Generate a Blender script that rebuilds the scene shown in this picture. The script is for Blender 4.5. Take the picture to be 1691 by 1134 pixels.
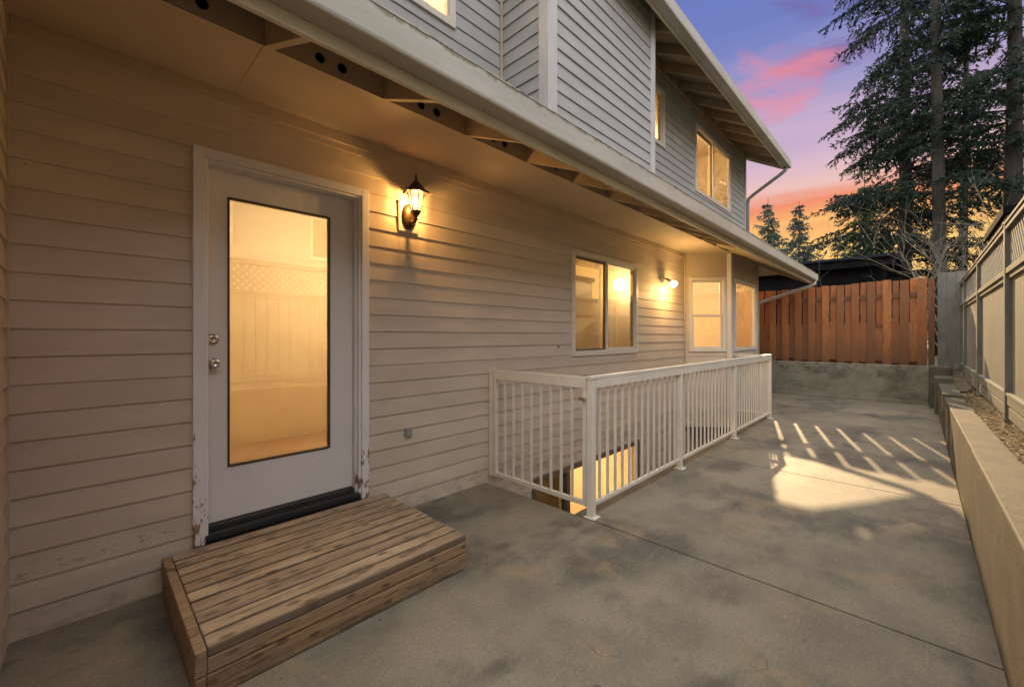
import bpy, bmesh, math, random
import numpy as np
from mathutils import Vector, Matrix
R = math.radians
random.seed(7)
sc = bpy.context.scene
for o in list(bpy.data.objects): bpy.data.objects.remove(o, do_unlink=True)
COL = sc.collection

# ---------------------------------------------------------------- camera
YAW = 44.3
cam = bpy.data.cameras.new('camera'); camo = bpy.data.objects.new('camera', cam); COL.objects.link(camo)
cam.sensor_width = 36; cam.lens = 688/1691*36; cam.shift_y = -12/1691
cam.clip_start = .02; cam.clip_end = 3000
camo.location = (0, 0, 1.34); camo.rotation_euler = (R(90), 0, R(YAW-90))
sc.camera = camo
# ---------------------------------------------------------------- exposure
sc.view_settings.view_transform = 'Standard'; sc.view_settings.look = 'None'
sc.view_settings.exposure = 1.12; sc.view_settings.gamma = 1; 
# ---------------------------------------------------------------- sun
SUN_AZ, SUN_TAN = 15.0, .385*.966       # azimuth from +X towards +Y, tan of elevation
SUN_EL = math.degrees(math.atan(SUN_TAN))
sd = Vector((math.cos(R(SUN_AZ)), math.sin(R(SUN_AZ)), SUN_TAN)).normalized()
sun = bpy.data.lights.new('sun', 'SUN'); sun.energy = 3.2; sun.angle = R(.55); sun.color = (1, .70, .37)
suno = bpy.data.objects.new('sun', sun); COL.objects.link(suno)
suno.rotation_euler = sd.to_track_quat('Z', 'Y').to_euler()
# ---------------------------------------------------------------- world
W = bpy.data.worlds.new('World'); sc.world = W; W.use_nodes = True
nt = W.node_tree; N = nt.nodes; L = nt.links; N.clear()
def wn(t, **k):
    n = N.new(t)
    for a, b in k.items(): setattr(n, a, b)
    return n
def wmath(op, a, b=None, clamp=False):
    n = N.new('ShaderNodeMath'); n.operation = op; n.use_clamp = clamp
    for i, v in enumerate((a, b)):
        if v is None: continue
        if isinstance(v, (int, float)): n.inputs[i].default_value = v
        else: L.new(v, n.inputs[i])
    return n.outputs[0]
def wmix(f, a, b, mode='MIX'):
    n = N.new('ShaderNodeMix'); n.data_type = 'RGBA'; n.blend_type = mode
    if isinstance(f, (int, float)): n.inputs[0].default_value = f
    else: L.new(f, n.inputs[0])
    for i, v in ((6, a), (7, b)):
        if isinstance(v, tuple): n.inputs[i].default_value = (*v, 1)
        else: L.new(v, n.inputs[i])
    return n.outputs[2]
def srgb(r, g, b):
    f = lambda c: (c/255/12.92 if c/255 <= .04045 else ((c/255+.055)/1.055)**2.4)
    return (f(r), f(g), f(b))
tc = wn('ShaderNodeTexCoord'); sep = wn('ShaderNodeSeparateXYZ'); L.new(tc.outputs['Generated'], sep.inputs[0])
def wnoise(scale, vec, detail=5, rough=.55, dist=0.0):
    m = wn('ShaderNodeMapping'); L.new(tc.outputs['Generated'], m.inputs[0]); m.inputs['Scale'].default_value = vec
    n = wn('ShaderNodeTexNoise'); L.new(m.outputs[0], n.inputs['Vector'])
    n.inputs['Scale'].default_value = scale; n.inputs['Detail'].default_value = detail; n.inputs['Roughness'].default_value = rough
    n.inputs['Distortion'].default_value = dist
    return n.outputs['Fac']
streak = wnoise(2.2, (1, 1, 7), 5, .6, .4)
zz = wmath('ADD', sep.outputs[2], wmath('MULTIPLY', wmath('SUBTRACT', streak, .5), .11))
ramp = wn('ShaderNodeValToRGB'); L.new(zz, ramp.inputs[0]); cr = ramp.color_ramp
stops = [(0.0, (250,205,130)), (.185, (255,205,122)), (.22, (250,176,112)), (.25, (240,146,112)), (.285, (236,194,186)),
         (.33, (216,184,202)), (.39, (190,168,202)), (.45, (156,152,200)), (.53, (118,130,194)), (.62, (98,118,188))]
while len(cr.elements) < len(stops): cr.elements.new(.5)
for e, (p, c) in zip(cr.elements, stops): e.position = p; e.color = (*srgb(*c), 1)
# pink cumulus lit from below
def blob(d, inner, outer):
    v = Vector(d).normalized()
    n = wn('ShaderNodeVectorMath', operation='DOT_PRODUCT'); L.new(tc.outputs['Generated'], n.inputs[0]); n.inputs[1].default_value = v
    mr = wn('ShaderNodeMapRange', interpolation_type='SMOOTHSTEP'); L.new(n.outputs['Value'], mr.inputs[0])
    mr.inputs[1].default_value = math.cos(R(outer)); mr.inputs[2].default_value = math.cos(R(inner))
    return mr.outputs[0]
cn = wnoise(5.0, (1, 1, 2.6), 6, .6, .5)
def thr(x, a, b):
    mr = wn('ShaderNodeMapRange', interpolation_type='SMOOTHSTEP'); L.new(x, mr.inputs[0]); mr.inputs[1].default_value = a; mr.inputs[2].default_value = b
    return mr.outputs[0]
cl1 = thr(wmath('ADD', cn, wmath('MULTIPLY', blob((.868, .185, .470), 0, 8), .30)), .69, .90)
cl2 = thr(wmath('ADD', cn, wmath('MULTIPLY', blob((.846, .115, .515), 1, 7.5), .26)), .64, .82)
sky = wmix(wmath('MULTIPLY', cl2, .55), ramp.outputs[0], srgb(124, 84, 140))
sky = wmix(wmath('MULTIPLY', cl1, .74), sky, srgb(236, 142, 156))
# out-of-view sky everywhere else: Nishita plus added fill, same sun direction
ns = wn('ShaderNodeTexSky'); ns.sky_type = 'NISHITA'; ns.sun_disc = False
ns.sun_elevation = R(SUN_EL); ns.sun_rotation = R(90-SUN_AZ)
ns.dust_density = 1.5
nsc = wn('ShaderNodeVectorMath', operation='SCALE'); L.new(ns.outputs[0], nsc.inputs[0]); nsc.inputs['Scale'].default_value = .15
soft = wmix(1.0, nsc.outputs[0], (1.15, 1.10, 1.00), 'ADD')      # unseen bright fill added overhead and behind to lift the ambient light
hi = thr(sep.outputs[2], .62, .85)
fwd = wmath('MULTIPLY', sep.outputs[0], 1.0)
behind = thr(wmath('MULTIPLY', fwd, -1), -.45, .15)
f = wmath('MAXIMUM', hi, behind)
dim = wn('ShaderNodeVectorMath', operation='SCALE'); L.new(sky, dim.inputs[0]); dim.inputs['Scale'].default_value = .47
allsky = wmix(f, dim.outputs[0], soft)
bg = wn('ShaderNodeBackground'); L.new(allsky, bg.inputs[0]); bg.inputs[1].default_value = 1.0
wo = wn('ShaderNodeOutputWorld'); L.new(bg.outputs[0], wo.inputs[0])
nt_world = nt

# ---------------------------------------------------------------- materials
def mat(name, c1, c2=None, rough=.6, scale=6, stretch=(1,1,1), contrast=(.35,.65), bump=0.0, bscale=60, bstretch=(1,1,1), bdist=.004, metal=0, spec=.4,
        fine=None, extra=None, detail=5):
    m = bpy.data.materials.new(name); m.use_nodes = True
    t = m.node_tree; n = t.nodes; l = t.links; p = n['Principled BSDF']
    p.inputs['Roughness'].default_value = rough; p.inputs['Metallic'].default_value = metal
    p.inputs['Specular IOR Level'].default_value = spec
    geo = n.new('ShaderNodeNewGeometry')
    def noise(sc_, st, det=5, r=.6):
        mp = n.new('ShaderNodeMapping'); l.new(geo.outputs['Position'], mp.inputs[0]); mp.inputs['Scale'].default_value = st
        q = n.new('ShaderNodeTexNoise'); l.new(mp.outputs[0], q.inputs['Vector'])
        q.inputs['Scale'].default_value = sc_; q.inputs['Detail'].default_value = det; q.inputs['Roughness'].default_value = r
        return q.outputs['Fac']
    def rng(x, a, b, c=0, d=1, smooth=True):
        q = n.new('ShaderNodeMapRange'); 
        if smooth: q.interpolation_type = 'SMOOTHSTEP'
        l.new(x, q.inputs[0]); q.inputs[1].default_value = a; q.inputs[2].default_value = b; q.inputs[3].default_value = c; q.inputs[4].default_value = d
        return q.outputs[0]
    def mix(f, a, b, mode='MIX'):
        q = n.new('ShaderNodeMix'); q.data_type = 'RGBA'; q.blend_type = mode
        if isinstance(f, (int, float)): q.inputs[0].default_value = f
        else: l.new(f, q.inputs[0])
        for i, v in ((6, a), (7, b)):
            if isinstance(v, tuple): q.inputs[i].default_value = (*v, 1)
            else: l.new(v, q.inputs[i])
        return q.outputs[2]
    def mth(op, a, b=None, clamp=False):
        q = n.new('ShaderNodeMath'); q.operation = op; q.use_clamp = clamp
        for i, v in enumerate((a, b)):
            if v is None: continue
            if isinstance(v, (int, float)): q.inputs[i].default_value = v
            else: l.new(v, q.inputs[i])
        return q.outputs[0]
    c2 = c2 or c1
    col = mix(rng(noise(scale, stretch, detail), *contrast), c1, c2)
    if fine:
        col = mix(rng(noise(fine[0], fine[1], 4, .7), fine[3], fine[4]), col, fine[2])
    env = dict(n=n, l=l, noise=noise, rng=rng, mix=mix, mth=mth, geo=geo, p=p)
    if extra: col = extra(col, env)
    l.new(col, p.inputs['Base Color'])
    if bump:
        b = n.new('ShaderNodeBump'); b.inputs['Strength'].default_value = bump; b.inputs['Distance'].default_value = bdist
        h = noise(bscale, bstretch, 5, .65)
        if 'height' in env: h = mth('ADD', h, env['height'])
        l.new(h, b.inputs['Height'])
        l.new(b.outputs[0], p.inputs['Normal'])
    m.diffuse_color = (*c1, 1)
    return m
EXPO = .125
def siding_extra(col, e):
    sp = e['n'].new('ShaderNodeSeparateXYZ'); e['l'].new(e['geo'].outputs['Position'], sp.inputs[0])
    k = e['mth']('FLOOR', e['mth']('DIVIDE', sp.outputs[2], EXPO))
    w = e['n'].new('ShaderNodeTexWhiteNoise'); w.noise_dimensions = '1D'; e['l'].new(k, w.inputs['W'])
    col = e['mix'](e['mth']('MULTIPLY', w.outputs['Value'], .22), col, (.38, .29, .21))
    # flaked paint specks and long scuffs
    sn = e['noise'](9, (1, 1, 1.6), 2, .5)
    sp2 = e['rng'](e['noise'](70, (.6, .6, 1), 2, .6), .735, .76)
    msk = e['mth']('MULTIPLY', sp2, e['rng'](sn, .5, .62))
    col = e['mix'](msk, col, (.10, .06, .04))
    # peeling band low on the wall left of the step
    xm = e['rng'](sp.outputs[0], .38, .30); zm = e['mth']('MULTIPLY', e['rng'](sp.outputs[2], .24, .29), e['rng'](sp.outputs[2], .35, .31))
    pe = e['rng'](e['noise'](26, (.45, 1, 1.6), 4, .7), .56, .60)
    pe = e['mth']('MULTIPLY', pe, e['mth']('MULTIPLY', xm, zm))
    col = e['mix'](e['mth']('MULTIPLY', pe, .8), col, (.26, .15, .07))
    dirt = e['mth']('MULTIPLY', e['rng'](sp.outputs[2], .22, .0), e['rng'](e['noise'](8, (1, 1, 2), 4, .6), .4, .7))
    return e['mix'](e['mth']('MULTIPLY', dirt, .45), col, (.16, .13, .10))
M = {}
M['siding'] = mat('painted_siding', (.58, .475, .365), (.52, .42, .315), .62, 2.2, (1,1,3), bump=.35, bscale=45, bstretch=(.12,.12,1.2), bdist=.003, extra=siding_extra)
M['siding_up'] = mat('siding_sky_tinted', (.385,.375,.355), (.335,.325,.305), .62, 2.2, (1,1,3), bump=.35, bscale=45, bstretch=(.12,.12,1.2), bdist=.003,  # tan siding paint with the upper storey's cool skylight mixed into its colour
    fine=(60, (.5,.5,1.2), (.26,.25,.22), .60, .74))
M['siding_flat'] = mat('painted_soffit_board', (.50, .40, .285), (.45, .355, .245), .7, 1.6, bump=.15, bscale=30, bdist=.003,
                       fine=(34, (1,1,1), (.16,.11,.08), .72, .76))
def gutter_extra(col, e):
    g = e['rng'](e['noise'](7, (1.2, 4, 10), 5, .7), .55, .72)
    col = e['mix'](e['mth']('MULTIPLY', g, .55), col, (.25, .23, .14))
    sp = e['n'].new('ShaderNodeSeparateXYZ'); e['l'].new(e['geo'].outputs['Position'], sp.inputs[0])
    nz = e['noise'](16, (.8, 1, .5), 5, .75)
    tp = e['rng'](e['mth']('ADD', sp.outputs[2], e['mth']('MULTIPLY', nz, .09)), 2.745, 2.762)
    tp = e['mth']('MULTIPLY', tp, e['rng'](sp.outputs[2], 2.80, 2.76))
    return e['mix'](e['mth']('MULTIPLY', tp, .8), col, (.17, .145, .08))
M['gutter'] = mat('gutter_paint', (.47, .435, .37), (.40, .37, .305), .42, 3, (.6,1,3), bump=.06, bscale=12, bdist=.004, extra=gutter_extra)
def gunk_extra(col, e):
    sp = e['n'].new('ShaderNodeSeparateXYZ'); e['l'].new(e['geo'].outputs['Position'], sp.inputs[0])
    g = e['rng'](e['noise'](14, (1, 1, 1.0), 5, .7), .5, .66)
    return e['mix'](e['mth']('MULTIPLY', g, .85), col, (.10, .085, .05))
M['gutter_lip'] = mat('weathered_gutter_lip', (.48, .46, .36), (.34, .32, .24), .6, 6, extra=gunk_extra)
M['fascia'] = mat('fascia_paint', (.60, .53, .40), (.50, .43, .31), .6, 3, (.6,1,3), bump=.15, bscale=30, bstretch=(.2,1,1), extra=gutter_extra)
M['trim'] = mat('trim_paint', (.62, .56, .50), (.56, .50, .44), .5, 4, (1,1,.5), bump=.12, bscale=40, bstretch=(1,1,.2))
M['trim_grey'] = mat('corner_trim_paint', (.52, .50, .48), (.46, .44, .42), .5, 4, (1,1,.5), bump=.12, bscale=40, bstretch=(1,1,.2))
def chip_extra(col, e):
    sp = e['n'].new('ShaderNodeSeparateXYZ'); e['l'].new(e['geo'].outputs['Position'], sp.inputs[0])
    zf = e['rng'](sp.outputs[2], .95, .2)
    nn = e['noise'](16, (1.6, 1.6, .55), 5, .7)
    chips = e['rng'](e['mth']('ADD', nn, e['mth']('MULTIPLY', zf, .13)), .66, .675)
    chips = e['mth']('MULTIPLY', chips, e['rng'](sp.outputs[2], 1.0, .9))
    inner = e['mix'](e['rng'](e['noise'](60, (1,1,.4), 3, .6), .4, .6), (.33, .19, .09), (.12, .08, .06))
    e['height'] = e['mth']('MULTIPLY', chips, -3.0)
    return e['mix'](chips, col, inner)
M['casing'] = mat('door_casing_paint', (.72, .68, .65), (.66, .62, .59), .42, 4, (1,1,.5), bump=.25, bscale=50, bstretch=(1,1,.2), extra=chip_extra)
M['door'] = mat('door_paint', (.68, .63, .585), (.64, .59, .55), .38, 2, bump=.05, bscale=40, bstretch=(1,1,.3),
                fine=(30, (1,1,1), (.50,.45,.41), .74, .78))
M['rail'] = mat('railing_paint', (.68, .61, .51), (.62, .55, .455), .38, 5, bump=.05, bscale=50, fine=(40, (1,1,1), (.40,.33,.28), .74, .78))
M['rubber'] = mat('dark_threshold', (.02, .022, .024), (.035, .033, .03), .45, 8, (.4,4,1), bump=.1)
M['black'] = mat('vent_shade_black', (.01, .009, .008), rough=.8)  # black disc faces; the shade inside the vent holes is put into this colour
M['gasket'] = mat('dark_gasket', (.05, .035, .022), rough=.5)
M['nickel'] = mat('satin_nickel', (.62, .57, .50), (.55, .50, .44), .24, 20, metal=1.0)
M['vinyl'] = mat('window_vinyl', (.62, .56, .48), (.58, .52, .44), .4, 6)
M['vinyl_dark'] = mat('window_track', (.16, .12, .08), (.11, .08, .055), .5, 6)
def knots(col, e):
    v = e['n'].new('ShaderNodeTexVoronoi'); mp = e['n'].new('ShaderNodeMapping'); e['l'].new(e['geo'].outputs['Position'], mp.inputs[0])
    v.voronoi_dimensions = '2D'; cx = e['n'].new('ShaderNodeCombineXYZ'); sx = e['n'].new('ShaderNodeSeparateXYZ'); e['l'].new(mp.outputs[0], sx.inputs[0])
    e['l'].new(e['mth']('ADD', sx.outputs[0], sx.outputs[1]), cx.inputs[0]); e['l'].new(sx.outputs[2], cx.inputs[1])
    mp.inputs['Scale'].default_value = (5, 5, 12); e['l'].new(cx.outputs[0], v.inputs['Vector']); v.inputs['Scale'].default_value = 1.0
    col = e['mix'](e['mth']('MULTIPLY', e['rng'](v.outputs['Distance'], .16, .07), .8), col, (.09, .045, .02))
    sp = e['n'].new('ShaderNodeSeparateXYZ'); e['l'].new(e['geo'].outputs['Position'], sp.inputs[0])
    lowd = e['mth']('MULTIPLY', e['rng'](sp.outputs[2], .07, .0), e['rng'](e['noise'](7, (1, 1, 1), 4, .7), .35, .6))
    col = e['mix'](e['mth']('MULTIPLY', lowd, .75), col, (.07, .05, .035))
    g = e['rng'](e['noise'](4, (1, 2, 3), 5, .7), .45, .7)
    return e['mix'](e['mth']('MULTIPLY', g, .5), col, (.22, .17, .12))
def deck_extra(col, e):
    sp = e['n'].new('ShaderNodeSeparateXYZ'); e['l'].new(e['geo'].outputs['Position'], sp.inputs[0])
    v = e['n'].new('ShaderNodeTexVoronoi'); mp = e['n'].new('ShaderNodeMapping'); e['l'].new(e['geo'].outputs['Position'], mp.inputs[0])
    v.voronoi_dimensions = '2D'; mp.inputs['Scale'].default_value = (4.2, 9, 9); e['l'].new(mp.outputs[0], v.inputs['Vector']); v.inputs['Scale'].default_value = 1.0
    kn = e['rng'](v.outputs['Distance'], .17, .07)
    col = e['mix'](e['mth']('MULTIPLY', kn, .8), col, (.085, .045, .022))
    k = e['mth']('FLOOR', e['mth']('DIVIDE', e['mth']('SUBTRACT', sp.outputs[1], 1.865), .0935))
    w = e['n'].new('ShaderNodeTexWhiteNoise'); w.noise_dimensions = '1D'; e['l'].new(k, w.inputs['W'])
    col = e['mix'](e['mth']('MULTIPLY', w.outputs['Value'], .5), col, (.22, .15, .09))
    fr_ = e['mth']('FRACT', e['mth']('DIVIDE', e['mth']('SUBTRACT', sp.outputs[1], 1.865), .0935))
    ed = e['mth']('ABSOLUTE', e['mth']('SUBTRACT', fr_, .5))
    wob = e['mth']('MULTIPLY', e['mth']('SUBTRACT', e['noise'](14, (.5, .5, .5), 4, .7), .5), .16)
    edge = e['rng'](e['mth']('ADD', ed, wob), .36, .46)
    col = e['mix'](e['mth']('MULTIPLY', edge, .8), col, (.10, .065, .04))
    m2 = e['rng'](e['noise'](5, (1, 2, 2), 5, .7), .52, .72)
    return e['mix'](e['mth']('MULTIPLY', m2, .75), col, (.12, .095, .07))
M['deck'] = mat('weathered_deck_board', (.46, .33, .20), (.30, .205, .12), .75, 4, (.8,3,3), (.38,.62), bump=1, bscale=9, bstretch=(.5,7,7), bdist=.004, extra=deck_extra,
                fine=(8, (.5,3.5,3.5), (.11,.068,.036), .54, .66))
M['deck_side'] = mat('step_face_board', (.36, .225, .115), (.20, .12, .062), .72, 7, (.4,6,8), (.3,.7), bump=.6, bscale=14, bstretch=(.35,9,9), bdist=.003,
                fine=(9, (.5,3,5), (.10,.055,.03), .54, .70), extra=knots)
def conc_extra(col, e):
    s = e['noise'](.9, (1, 1.3, 1), 6, .62)
    col = e['mix'](e['mth']('MULTIPLY', e['rng'](s, .47, .62), .8), col, (.08, .07, .056))
    s2 = e['noise'](2.1, (1.3, .8, 1), 5, .6)
    col = e['mix'](e['mth']('MULTIPLY', e['rng'](s2, .54, .68), .6), col, (.29, .205, .11))
    s3 = e['noise'](90, (1, 1, 1), 3, .8)
    col = e['mix'](e['mth']('MULTIPLY', e['rng'](s3, .51, .63), .5), col, (.085, .075, .06))
    s6 = e['noise'](60, (1, 1, 1), 3, .8)
    col = e['mix'](e['mth']('MULTIPLY', e['rng'](s6, .56, .68), .4), col, (.38, .34, .27))
    s7 = e['rng'](e['noise'](21, (1, 1, 1), 2, .5), .735, .76)
    col = e['mix'](e['mth']('MULTIPLY', s7, .6), col, (.06, .052, .042))
    mpw = e['n'].new('ShaderNodeMapping'); e['l'].new(e['geo'].outputs['Position'], mpw.inputs[0]); mpw.inputs['Rotation'].default_value = (0, 0, .5); mpw.inputs['Scale'].default_value = (1.2, 16, 1)
    nq = e['n'].new('ShaderNodeTexNoise'); e['l'].new(mpw.outputs[0], nq.inputs['Vector']); nq.inputs['Scale'].default_value = 3; nq.inputs['Detail'].default_value = 6; nq.inputs['Roughness'].default_value = .7
    col = e['mix'](e['mth']('MULTIPLY', e['rng'](nq.outputs['Fac'], .55, .75), .35), col, (.30, .265, .20))
    vc = e['n'].new('ShaderNodeTexVoronoi'); vc.feature = 'DISTANCE_TO_EDGE'; mv = e['n'].new('ShaderNodeMapping'); e['l'].new(e['geo'].outputs['Position'], mv.inputs[0])
    nd = e['n'].new('ShaderNodeTexNoise'); e['l'].new(e['geo'].outputs['Position'], nd.inputs['Vector']); nd.inputs['Scale'].default_value = 3; nd.inputs['Detail'].default_value = 5
    va = e['n'].new('ShaderNodeVectorMath'); va.operation = 'ADD'; e['l'].new(mv.outputs[0], va.inputs[0]); e['l'].new(nd.outputs['Color'], va.inputs[1]); e['l'].new(va.outputs[0], vc.inputs['Vector']); vc.inputs['Scale'].default_value = .62
    ck = e['mth']('MULTIPLY', e['rng'](vc.outputs['Distance'], .0035, .0012), e['rng'](e['noise'](.8, (1, 1, 1), 3, .5), .50, .58))
    col = e['mix'](e['mth']('MULTIPLY', ck, .7), col, (.05, .042, .034))
    s4 = e['noise'](26, (1, .55, 1), 5, .75)
    col = e['mix'](e['mth']('MULTIPLY', e['rng'](s4, .60, .72), .35), col, (.12, .10, .085))
    s5 = e['noise'](1.7, (.8, 1.5, 1), 4, .55)
    dk = e['rng'](s5, .58, .70)
    return e['mix'](e['mth']('MULTIPLY', dk, .7), col, (.06, .054, .045))
M['patio'] = mat('patio_concrete', (.235, .197, .138), (.165, .14, .10), .66, 2.2, detail=8, bump=.8, bscale=70, bdist=.003, extra=conc_extra, spec=.35)
M['joint'] = mat('joint_dirt', (.03, .025, .02), (.05, .04, .03), .9, 20)
def rw_extra(col, e):
    sp = e['n'].new('ShaderNodeSeparateXYZ'); e['l'].new(e['geo'].outputs['Position'], sp.inputs[0])
    a = e['rng'](e['noise'](11, (1, 1, 1.8), 6, .75), .5, .64)
    top = e['mth']('MULTIPLY', e['rng'](sp.outputs[2], .42, .56), e['rng'](sp.outputs[0], 10.5, 11))
    col = e['mix'](e['mth']('MULTIPLY', e['mth']('MULTIPLY', a, top), .85), col, (.05, .045, .03))
    b = e['rng'](e['noise'](1.6, (1, 1, 2), 5, .6), .5, .68)
    col = e['mix'](e['mth']('MULTIPLY', b, .6), col, (.075, .065, .042))
    s3 = e['noise'](120, (1, 1, 1), 2, .7)
    return e['mix'](e['mth']('MULTIPLY', e['rng'](s3, .50, .66), .7), col, (.055, .047, .033))
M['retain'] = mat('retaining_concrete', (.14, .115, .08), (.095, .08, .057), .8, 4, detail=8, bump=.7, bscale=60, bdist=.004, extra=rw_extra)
M['far_retain'] = mat('far_wall_concrete', (.30, .26, .185), (.22, .195, .14), .8, 4, detail=8, bump=.7, bscale=60, bdist=.004, extra=rw_extra)
M['well'] = mat('stairwell_concrete', (.24, .22, .19), (.18, .165, .145), .8, 4, bump=.4, bscale=60)
M['soil'] = mat('bare_soil', (.09, .07, .045), (.16, .12, .07), .95, 12, bump=1, bscale=40, bdist=.02)
M['litter'] = mat('dry_leaf_litter', (.36, .26, .12), (.20, .13, .06), .9, 25)
M['terrain'] = mat('scrubby_ground', (.05, .06, .03), (.09, .08, .05), .95, 2, bump=.6, bscale=10, bdist=.05)
M['fence'] = mat('grey_fence_stain', (.22, .212, .185), (.165, .16, .14), .75, 6, (6,1,.5), bump=.4, bscale=30, bstretch=(6,1,.4), bdist=.003,
                 fine=(14, (5,1,.6), (.22,.19,.15), .60, .74))
M['fence_dark'] = mat('grey_fence_frame', (.18, .17, .14), (.13, .125, .105), .75, 6, (1,1,.5), bump=.3, bscale=30, bstretch=(1,1,.4))
def cedar_extra(col, e):
    sp = e['n'].new('ShaderNodeSeparateXYZ'); e['l'].new(e['geo'].outputs['Position'], sp.inputs[0])
    k = e['mth']('FLOOR', e['mth']('DIVIDE', e['mth']('ADD', sp.outputs[1], .12), .131))
    w = e['n'].new('ShaderNodeTexWhiteNoise'); w.noise_dimensions = '1D'; e['l'].new(k, w.inputs['W'])
    col = e['mix'](e['mth']('MULTIPLY', w.outputs['Value'], .95), col, (.17, .062, .02))
    g = e['rng'](e['noise'](5, (1, 2, .8), 5, .6), .45, .75)
    bt = e['mth']('MULTIPLY', e['rng'](sp.outputs[2], 1.5, .75), .6)
    col = e['mix'](bt, col, (.12, .055, .022))
    return e['mix'](e['mth']('MULTIPLY', g, .6), col, (.14, .06, .025))
M['cedar'] = mat('cedar_boards', (.44, .155, .038), (.31, .10, .024), .62, 8, (1,8,.8), bump=.3, bscale=26, bstretch=(1,7,.4), extra=cedar_extra)
M['cedar_dark'] = mat('cedar_frame', (.17, .07, .025), (.11, .045, .02), .75, 8, (1,6,.6), bump=.3, bscale=26)
M['rafter'] = mat('rafter_paint', (.40, .32, .22), (.33, .26, .18), .7, 5, bump=.15)
M['roofing'] = mat('asphalt_shingle', (.06, .058, .055), (.10, .095, .09), .9, 30, bump=.6, bscale=80)
M['room'] = mat('room_wall_paint', (.75, .66, .50), (.72, .62, .46), .8, 2)
M['room_floor'] = mat('room_floor_wood', (.42, .26, .12), (.34, .20, .09), .4, 6, (1,8,1))
M['bronze'] = mat('aged_bronze', (.055, .032, .014), (.10, .055, .02), .42, 30, metal=.6)
M['white_plastic'] = mat('white_mount_plastic', (.62, .55, .45), rough=.5)
M['plastic_grey'] = mat('grey_box_plastic', (.28, .26, .24), (.22, .2, .18), .5, 20)
M['bark'] = mat('conifer_bark', (.04, .031, .025), (.018, .015, .012), .9, 9, (3,3,.5), bump=1, bscale=20, bstretch=(3,3,.5), bdist=.04)
M['spout'] = mat('grey_downspout_paint', (.24, .225, .21), rough=.5)
M['twig'] = mat('bare_twig', (.15, .12, .085), (.08, .064, .048), .85, 9)
M['dark_house'] = mat('dark_cladding', (.005, .005, .006), (.009, .008, .009), .95, 3, spec=.05)
M['dark_roof'] = mat('dark_metal_roof', (.012, .015, .024), (.007, .008, .012), .8, 3, spec=.1, stretch= (1,6,1), bump=.3)
M['pale_house'] = mat('pale_cladding', (.46, .41, .33), (.40, .36, .29), .7, 2, (1,1,4), bump=.3, bscale=8, bstretch=(.1,.1,8), bdist=.02)
def leafmat(name, a, b, tr=.15):
    m = bpy.data.materials.new(name); m.use_nodes = True; t = m.node_tree; n = t.nodes; l = t.links
    p = n['Principled BSDF']; p.inputs['Roughness'].default_value = .6; p.inputs['Specular IOR Level'].default_value = .25
    g = n.new('ShaderNodeNewGeometry'); q = n.new('ShaderNodeTexNoise'); l.new(g.outputs['Position'], q.inputs['Vector']); q.inputs['Scale'].default_value = 1.1; q.inputs['Detail'].default_value = 3
    r = n.new('ShaderNodeMapRange'); l.new(q.outputs['Fac'], r.inputs[0]); r.inputs[1].default_value = .38; r.inputs[2].default_value = .62
    mx = n.new('ShaderNodeMix'); mx.data_type = 'RGBA'; l.new(r.outputs[0], mx.inputs[0]); mx.inputs[6].default_value = (*a, 1); mx.inputs[7].default_value = (*b, 1)
    l.new(mx.outputs[2], p.inputs['Base Color'])
    tl = n.new('ShaderNodeBsdfTranslucent'); l.new(mx.outputs[2], tl.inputs[0]); ms = n.new('ShaderNodeMixShader'); ms.inputs[0].default_value = tr
    l.new(p.outputs[0], ms.inputs[1]); l.new(tl.outputs[0], ms.inputs[2]); l.new(ms.outputs[0], n['Material Output'].inputs[0])
    return m
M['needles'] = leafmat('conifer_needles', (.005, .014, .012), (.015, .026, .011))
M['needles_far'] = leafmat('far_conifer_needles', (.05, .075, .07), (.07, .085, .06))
M['needles_olive'] = leafmat('olive_conifer_needles', (.02, .045, .025), (.075, .085, .02))
M['shrub'] = leafmat('evergreen_leaves', (.012, .03, .018), (.03, .05, .02))
def glassmat(name, tint, refl=.22, wob=.0):
    m = bpy.data.materials.new(name); m.use_nodes = True; t = m.node_tree; n = t.nodes; l = t.links; n.clear()
    tr = n.new('ShaderNodeBsdfTransparent'); tr.inputs[0].default_value = (*tint, 1)
    gl = n.new('ShaderNodeBsdfGlossy'); gl.inputs['Roughness'].default_value = .0; gl.inputs[0].default_value = (1, .88, .66, 1)
    b = n.new('ShaderNodeBump'); q = n.new('ShaderNodeTexNoise'); g = n.new('ShaderNodeNewGeometry'); l.new(g.outputs['Position'], q.inputs['Vector']); q.inputs['Scale'].default_value = 1.8
    q.inputs['Detail'].default_value = 1
    l.new(q.outputs['Fac'], b.inputs['Height']); b.inputs['Strength'].default_value = .25; b.inputs['Distance'].default_value = wob; l.new(b.outputs[0], gl.inputs['Normal'])
    fr = n.new('ShaderNodeFresnel'); fr.inputs[0].default_value = 1.5
    ad = n.new('ShaderNodeMath'); ad.operation = 'MULTIPLY_ADD'; ad.use_clamp = True; l.new(fr.outputs[0], ad.inputs[0]); ad.inputs[1].default_value = .3; ad.inputs[2].default_value = refl
    ms = n.new('ShaderNodeMixShader'); l.new(ad.outputs[0], ms.inputs[0]); l.new(tr.outputs[0], ms.inputs[1]); l.new(gl.outputs[0], ms.inputs[2])
    o = n.new('ShaderNodeOutputMaterial'); l.new(ms.outputs[0], o.inputs[0])
    return m
M['pane'] = glassmat('window_glass', (.97, .95, .90), .32, .0015)
M['pane_dark'] = glassmat('unlit_window_glass', (.3, .3, .3), .22, .01)
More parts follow.
